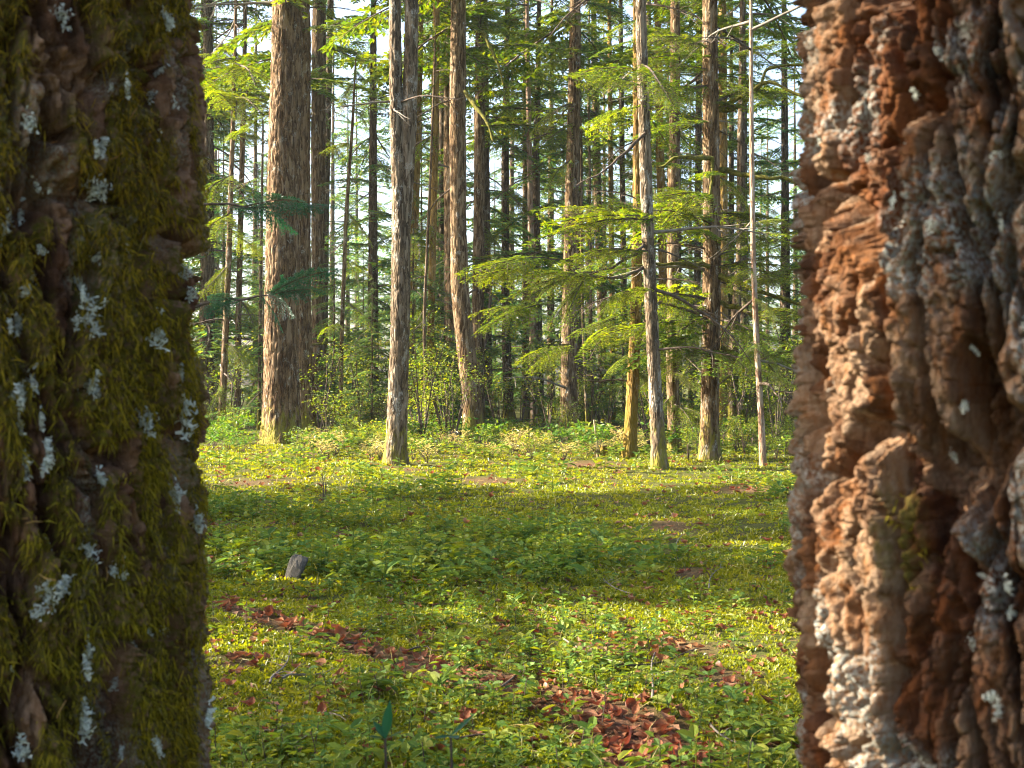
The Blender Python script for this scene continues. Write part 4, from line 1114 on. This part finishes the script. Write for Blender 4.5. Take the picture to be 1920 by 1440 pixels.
# ------------------------------------------------------------------ the two near trunks
def near_trunk(name, cx, cy, r0, face, half, nphi, zlo, zhi, nz, depth, seed, m, H, lean, style):
    a_f = np.linspace(face - half, face + half, nphi)
    a_b = np.linspace(face + half, face - half + 2 * np.pi, 48)[1:-1]
    ph = np.concatenate([a_f, a_b])
    zz = np.concatenate([np.linspace(-.3, zlo, 40)[:-1], np.linspace(zlo, zhi, nz), np.linspace(zhi, H, 40)[1:]])
    Zc, PH = np.meshgrid(zz, ph, indexing='ij')
    u = PH * r0; v = Zc
    uw = u + .030 * fbm(u * 5, v * 2.2, 0 * u, seed, 3) + .010 * fbm(u * 30, v * 12, 0 * u, seed + 1, 2)
    vw = v + .10 * fbm(u * 7, v * 3, 0 * u + 2, seed + 2, 3)
    f1, f2, idd = cells(uw / .10, vw / .42, seed)
    rs_ = style['rs']
    n1 = vnoise(uw / (.075 * rs_), vw / (.55 * rs_), 0 * u, seed + 40) + .35 * vnoise(uw / .03, vw / .16, 0 * u, seed + 41)
    n1b = vnoise(uw / (.042 * rs_) + 7, vw / (.26 * rs_), 0 * u, seed + 45) + .3 * vnoise(uw / .016, vw / .08, 0 * u, seed + 46)
    crack = sstep(.02, .20, np.abs(n1)) * (.62 + .38 * sstep(.01, .16, np.abs(n1b)))
    plate = np.minimum(crack, sstep(.0, .16, f2 - f1) * .6 + .4)
    n2 = np.abs(vnoise(uw / .026, vw / .10, 0 * u, seed + 42) + .4 * vnoise(uw / .012, vw / .03, 0 * u, seed + 43))
    flake = sstep(.01, .13, n2)
    st = (fbm(uw * 16, vw * 5, 0 * u, seed + 44, 3) * .5 + .5) * 6
    fl = np.floor(st); stair = (fl + sstep(.80, 1.0, st - fl)) / 6
    g1, g2, id2 = cells(uw / .034 + 3, vw / .085, seed + 7)
    h1, h2, id3 = cells(uw / .011 + 5 + .6 * fbm(u * 90, v * 60, 0 * u, seed + 50, 2), vw / .027, seed + 8)
    chip = sstep(.02, .14, h2 - h1) * (.2 + id3)
    big = fbm(u * 6, v * 1.4, 0 * u + 7, seed + 3, 3)
    fine = fbm(u * 75, v * 45, 0 * u, seed + 4, 3)
    h = depth * (plate * (1.55 + .45 * idd) - 1.4) + depth * .45 * (stair - .5) + depth * .34 * (flake - .5) * (.3 + .7 * plate) + depth * .3 * big + depth * .22 * chip + depth * .30 * fine + style['cushion'] * sstep(-.1, .3, fbm(u * 6, v * 2.5, 0 * u, seed + 30, 4)) * sstep(-.2, .3, fbm(u * 25, v * 14, 0 * u, seed + 33, 3))
    RR = r0 * (1 + style['flare'] * np.exp(-np.clip(Zc, 0, 9) / .35)) + r0 * .035 * fbm(np.cos(PH) * 1.3, np.sin(PH) * 1.3, Zc * .8, seed + 9, 2)
    RR = RR * np.interp(Zc, [-.3, 2, H], [1, .985, .45]) + h * np.interp(Zc, [zhi, H], [1, .3])
    X_ = RR * np.cos(PH) + lean * (Zc - CZ); Y_ = RR * np.sin(PH)
    V = np.stack([X_, Y_, Zc], -1).reshape(-1, 3)
    n, k = Zc.shape
    i = np.arange(n - 1)[:, None] * k; j = np.arange(k)[None]; kk = (j + 1) % k
    q = np.stack([i + j, i + kk, i + k + kk, i + k + j], -1).reshape(-1, 4)
    proud = sstep(.25, .9, plate * (.55 + .45 * flake))
    lich = sstep(.12, .42, fbm(u * 10 + 4, v * 5, 0 * u, seed + 20, 4) + .08) * style['lichen']
    moss = sstep(style['mlo'], style['mlo'] + .3, .6 * fbm(u * 6, v * 2.5, 0 * u, seed + 30, 3) + style['streak'] * fbm(u * 26, v * 5, 0 * u, seed + 31, 3) + style['proud'] * (proud - .4) + style['edge'] * np.exp(-((PH + .2) / .4) ** 2))
    weather = np.clip(.1 + 1.5 * idd * id2 + .5 * (id3 - .4), 0, 1) * style['weather']
    me = mesh_np('trunk', V, q, [m], attrs={'plate': (.6 * idd + .4 * id2).ravel(), 'lichen': lich.ravel(), 'moss': moss.ravel(), 'weather': weather.ravel()})
    return me, (V.reshape(n, k, 3), ph, zz, moss, proud, lich)

# mossy trunk
LC = (-1.174, 2.416)
face = math.atan2(-LC[1], -LC[0] + .75)
lt = empty('moss_hung_fir', (LC[0], LC[1], gz1(*LC)), 'big close trunk hung with olive moss and tufts of pale lichen', 'tree', 'two close trunks framing the view')
me, (LV, lph, lzz, lmoss, lproud, llich) = near_trunk('trunk', *LC, .456, face, R(70), 310, .18, 2.65, 540, .058, 31, M['near_left'], 15, -.002, {'streak': .8, 'rs': .62, 'proud': .8, 'edge': .25, 'cushion': .006, 'flare': .06, 'lichen': .5, 'mlo': .30, 'weather': .9})
obj('trunk', me, lt)
# reddish trunk
RC = (.872, 1.735)
face2 = math.atan2(-RC[1], -RC[0] - .3)
rt = empty('red_barked_fir', (RC[0], RC[1], gz1(*RC)), 'big close trunk with deeply furrowed orange-brown bark and sunlit edge', 'tree', 'two close trunks framing the view')
me, (RV, rph, rzz, rmoss, rproud, rlich) = near_trunk('trunk', *RC, .385, face2, R(62), 380, .66, 2.12, 640, .058, 57, M['near_right'], 15, -.012, {'streak': .3, 'rs': 1.0, 'proud': .4, 'edge': 0.0, 'cushion': 0.0, 'flare': .10, 'lichen': 1.0, 'mlo': .62, 'weather': 1.0})
obj('trunk', me, rt)
for i, t in enumerate((lt, rt)):
    fm, lm = CROWN['high'][i]
    obj('crown', fm, t, (0, 0, 4), (0, 0, i * 2)); obj('limbs', lm, t, (0, 0, 4), (0, 0, i * 2))
print('edges')

# hanging moss on the mossy trunk (one mass) and its lichen tufts
def surf(Vg, i, j):
    p = Vg[i, j]; du = Vg[i, np.minimum(j + 1, Vg.shape[1] - 1)] - Vg[i, np.maximum(j - 1, 0)]; dv = Vg[np.minimum(i + 3, Vg.shape[0] - 1), j] - Vg[np.maximum(i - 3, 0), j]
    return p, unit(np.cross(du, dv))
n_i, n_j = lmoss.shape
zi0, zi1 = 39, 39 + 540
cand = 80000
ci = rng.integers(zi0, zi1, cand); cj = rng.integers(3, 307, cand)
mv = lmoss[ci, cj] * (.35 + .65 * lproud[ci, cj])
kp = rng.random(cand) < mv ** 1.5 * .5
ci, cj = ci[kp], cj[kp]
print('moss tufts', len(ci))
p, nr = surf(LV, ci, cj)
NK = 6
P6 = np.repeat(p, NK, 0) + rng.normal(0, .006, (len(p) * NK, 3)); N6 = np.repeat(nr, NK, 0)
dr = unit(N6 * rng.uniform(.3, 1.2, (len(P6), 1)) + np.array([0, 0, -1.0]) * rng.uniform(.3, 1.6, (len(P6), 1)) + rng.normal(0, .28, (len(P6), 3)))
v, q = kites(P6, dr, unit(N6 + rng.normal(0, .6, N6.shape)), np.where(rng.random(len(P6)) < .25, rng.uniform(.018, .04, len(P6)), rng.uniform(.005, .015, len(P6))), rng.uniform(.0014, .0032, len(P6)), .25)
mo = obj('moss', mesh_np('moss', v, q, [M['trunk_moss']], smooth=False), lt); mo['kind'] = 'stuff'
# small moss on the red trunk
cand = 9000
ci = rng.integers(39, 39 + 640, cand); cj = rng.integers(5, 375, cand)
kp = rng.random(cand) < rmoss[ci, cj] * rproud[ci, cj]
p, nr = surf(RV, ci[kp], cj[kp])
if len(p):
    P6 = np.repeat(p, 5, 0) + rng.normal(0, .004, (len(p) * 5, 3)); N6 = np.repeat(nr, 5, 0)
    dr = unit(N6 + np.array([0, 0, -.5]) + rng.normal(0, .4, N6.shape))
    v, q = kites(P6, dr, unit(N6 + rng.normal(0, .6, N6.shape)), rng.uniform(.006, .016, len(P6)), .0025, .2)
    mo = obj('moss', mesh_np('moss', v, q, [M['trunk_moss']], smooth=False), rt); mo['kind'] = 'stuff'

def lichen_tuft(seed):
    r = np.random.default_rng(seed); s = Soup()
    for k in range(44):
        a = r.uniform(0, 6.28); el = r.uniform(.05, 1.4)
        d = np.array([math.cos(a) * math.cos(el), math.sin(a) * math.cos(el), math.sin(el)])
        b = np.array([r.normal(0, .009), r.normal(0, .012), 0])
        L = r.uniform(.004, .010)
        sd = np.cross(d, r.normal(0, 1, 3)); sd /= np.linalg.norm(sd)
        tip = b + d * L
        w = r.uniform(.002, .0045)
        s.add([b - sd * w * .5, b + sd * w * .5, tip + sd * w * .7, tip - sd * w * .7], [[0, 1, 2, 3]])
        for f in (-1, 1):
            d2 = unit(d + f * sd * 1.1 + r.normal(0, .5, 3)); t2 = tip + d2 * L * .8
            s.add([tip - sd * w * .6, tip + sd * w * .6, t2 + sd * w * .8, t2 - sd * w * .5], [[0, 1, 2, 3]])
    return s.mesh('lichen_tuft', [M['lichen']])
LT = [lichen_tuft(800 + i) for i in range(5)]
def stick(t, Vg, ph, zz, px, py, c, sc, meshes, name, jit=0.0):
    """put a tuft where the sight line through the photograph's pixel meets the bark"""
    P_ = Vg.reshape(-1, 3) + np.array(t.location)
    X_ = 960 + P_[:, 0] / P_[:, 1] * F; Y_ = 720 - (P_[:, 2] - CZ) / P_[:, 1] * F
    dd = (X_ - px) ** 2 + (Y_ - py) ** 2 + (P_[:, 1] > t.location.y + .15) * 1e6
    k = int(np.argmin(dd)); i, j = divmod(k, Vg.shape[1])
    p, nr = surf(Vg, np.array([i]), np.array([min(max(j, 1), Vg.shape[1] - 2)]))
    rot = Vector(nr[0]).to_track_quat('Z', 'Y').to_euler()
    return obj(name, meshes[rs.randrange(len(meshes))], t, p[0] + nr[0] * (.012 if name == 'lichen_tuft' else .008), rot, sc)
LP = [(20, 410, 1.2), (175, 275, 1.1), (180, 350, 1.3), (215, 135, 1.2), (225, 160, .8), (290, 120, .8), (300, 175, 1.2), (315, 190, 1), (305, 255, 1.2), (60, 230, .9), (85, 345, .8), (25, 340, .7),
      (70, 455, 1), (15, 445, 1), (55, 548, 1.4), (140, 545, 1.3), (155, 580, 1.5), (200, 455, 1.6), (190, 480, 1), (325, 510, 1.3), (340, 520, 1), (215, 590, 1.1), (300, 605, 1.5), (285, 640, 1.3), (165, 620, 1), (15, 605, 1),
      (40, 735, 1.5), (20, 740, 1), (170, 725, 1.6), (160, 710, 1.2), (235, 752, 1.4), (330, 740, 1.5), (340, 775, 1.6), (265, 790, 1.3), (325, 700, 1), (50, 785, 1.5), (75, 845, 1.2), (60, 865, 1), (175, 900, .9), (320, 935, 1.3),
      (360, 985, 1.3), (250, 1000, .9), (175, 1050, 1.3), (165, 1065, 1), (105, 1090, 1.5), (100, 1110, 1.3), (205, 1075, .9), (145, 1250, 1.5), (150, 1225, 1.1), (230, 1275, 1.2), (225, 1300, 1.4), (140, 1340, 1.5), (380, 1340, 1.5), (310, 1180, .9),
      (5, 1250, 1), (100, 1250, .7), (265, 1190, .8), (118, 1155, 1), (80, 1150, .8), (300, 40, 1.1), (120, 30, 1.2), (60, 1400, 1.2), (290, 1400, 1.2), (210, 1420, 1), (355, 555, .9), (250, 765, .8), (100, 1020, .7)]
for a, b, s_ in LP:
    stick(lt, LV, lph, lzz, a, b, None, s_ * rs.uniform(.65, .95), LT, 'lichen_tuft')
    if rs.random() < .85:
        stick(lt, LV, lph, lzz, a + rs.uniform(-14, 14), b + rs.uniform(-14, 14), None, s_ * rs.uniform(.35, .7), LT, 'lichen_tuft')
for a, b, s_ in [(1700, 180, .9), (1745, 110, 1), (1880, 330, 1), (1900, 420, 1), (1860, 290, 1), (1690, 380, .9), (1625, 300, .8), (1870, 1100, 1.1), (1880, 1140, 1), (1850, 1060, .9), (1775, 860, .8), (1790, 760, .9), (1640, 340, .7), (1850, 1330, 1.2), (1860, 1290, 1.1), (1750, 420, .8), (1905, 620, 1), (1840, 640, .9), (1720, 260, .9), (1580, 300, .7), (1540, 260, .7), (1815, 1200, .9)]:
    stick(rt, RV, rph, rzz, a, b, None, s_ * .38, LT, 'lichen_tuft')
# dry needles caught in the moss
nm = Soup()
nm.add(*tube([(-.012, 0, 0), (0, .001, .003), (.013, 0, .001)], [.0007, .0009, .0005], 4))
NM = nm.mesh('dry_needle', [M['straw']], True)
for a, b in [(50, 975), (60, 985), (190, 1080), (215, 1065), (240, 1060), (200, 1100), (225, 1050), (210, 1010), (130, 1210), (140, 1220), (185, 1240), (195, 1260), (115, 1330), (180, 1315), (95, 1080), (340, 980), (345, 1100), (90, 260), (150, 240), (75, 250), (250, 210), (210, 285), (125, 345), (230, 1095), (60, 400)]:
    o = stick(lt, LV, lph, lzz, a, b, None, rs.uniform(.9, 1.6), [NM], 'dry_needle')
    o.rotation_euler.rotate_axis('Z', rs.uniform(0, 3.14))

# ------------------------------------------------------------------ the air
HZ = True
if HZ:
    v = np.array([[sx, sy, sz] for sz in (-1.6, 34) for sy in (-6, 140) for sx in (-75, 75)], float)
    q = np.array([[0, 2, 3, 1], [4, 5, 7, 6], [0, 1, 5, 4], [2, 6, 7, 3], [0, 4, 6, 2], [1, 3, 7, 5]])
    m, nt, out = mat('haze')
    pv = nd(nt, 'ShaderNodeVolumePrincipled', {'Color': (.80, .92, 1.0, 1), 'Density': .0003, 'Anisotropy': .3})
    nt.links.new(pv.outputs[0], out.inputs['Volume'])
    tag(obj('haze', mesh_np('haze', v, q, [m], smooth=False)), 'thin pale morning haze between the far trees', 'haze', kind='stuff')
tot = 0
for me in bpy.data.meshes:
    tot += len(me.loops) - 2 * len(me.polygons)
print('unique triangles', tot, 'objects', len(bpy.data.objects))
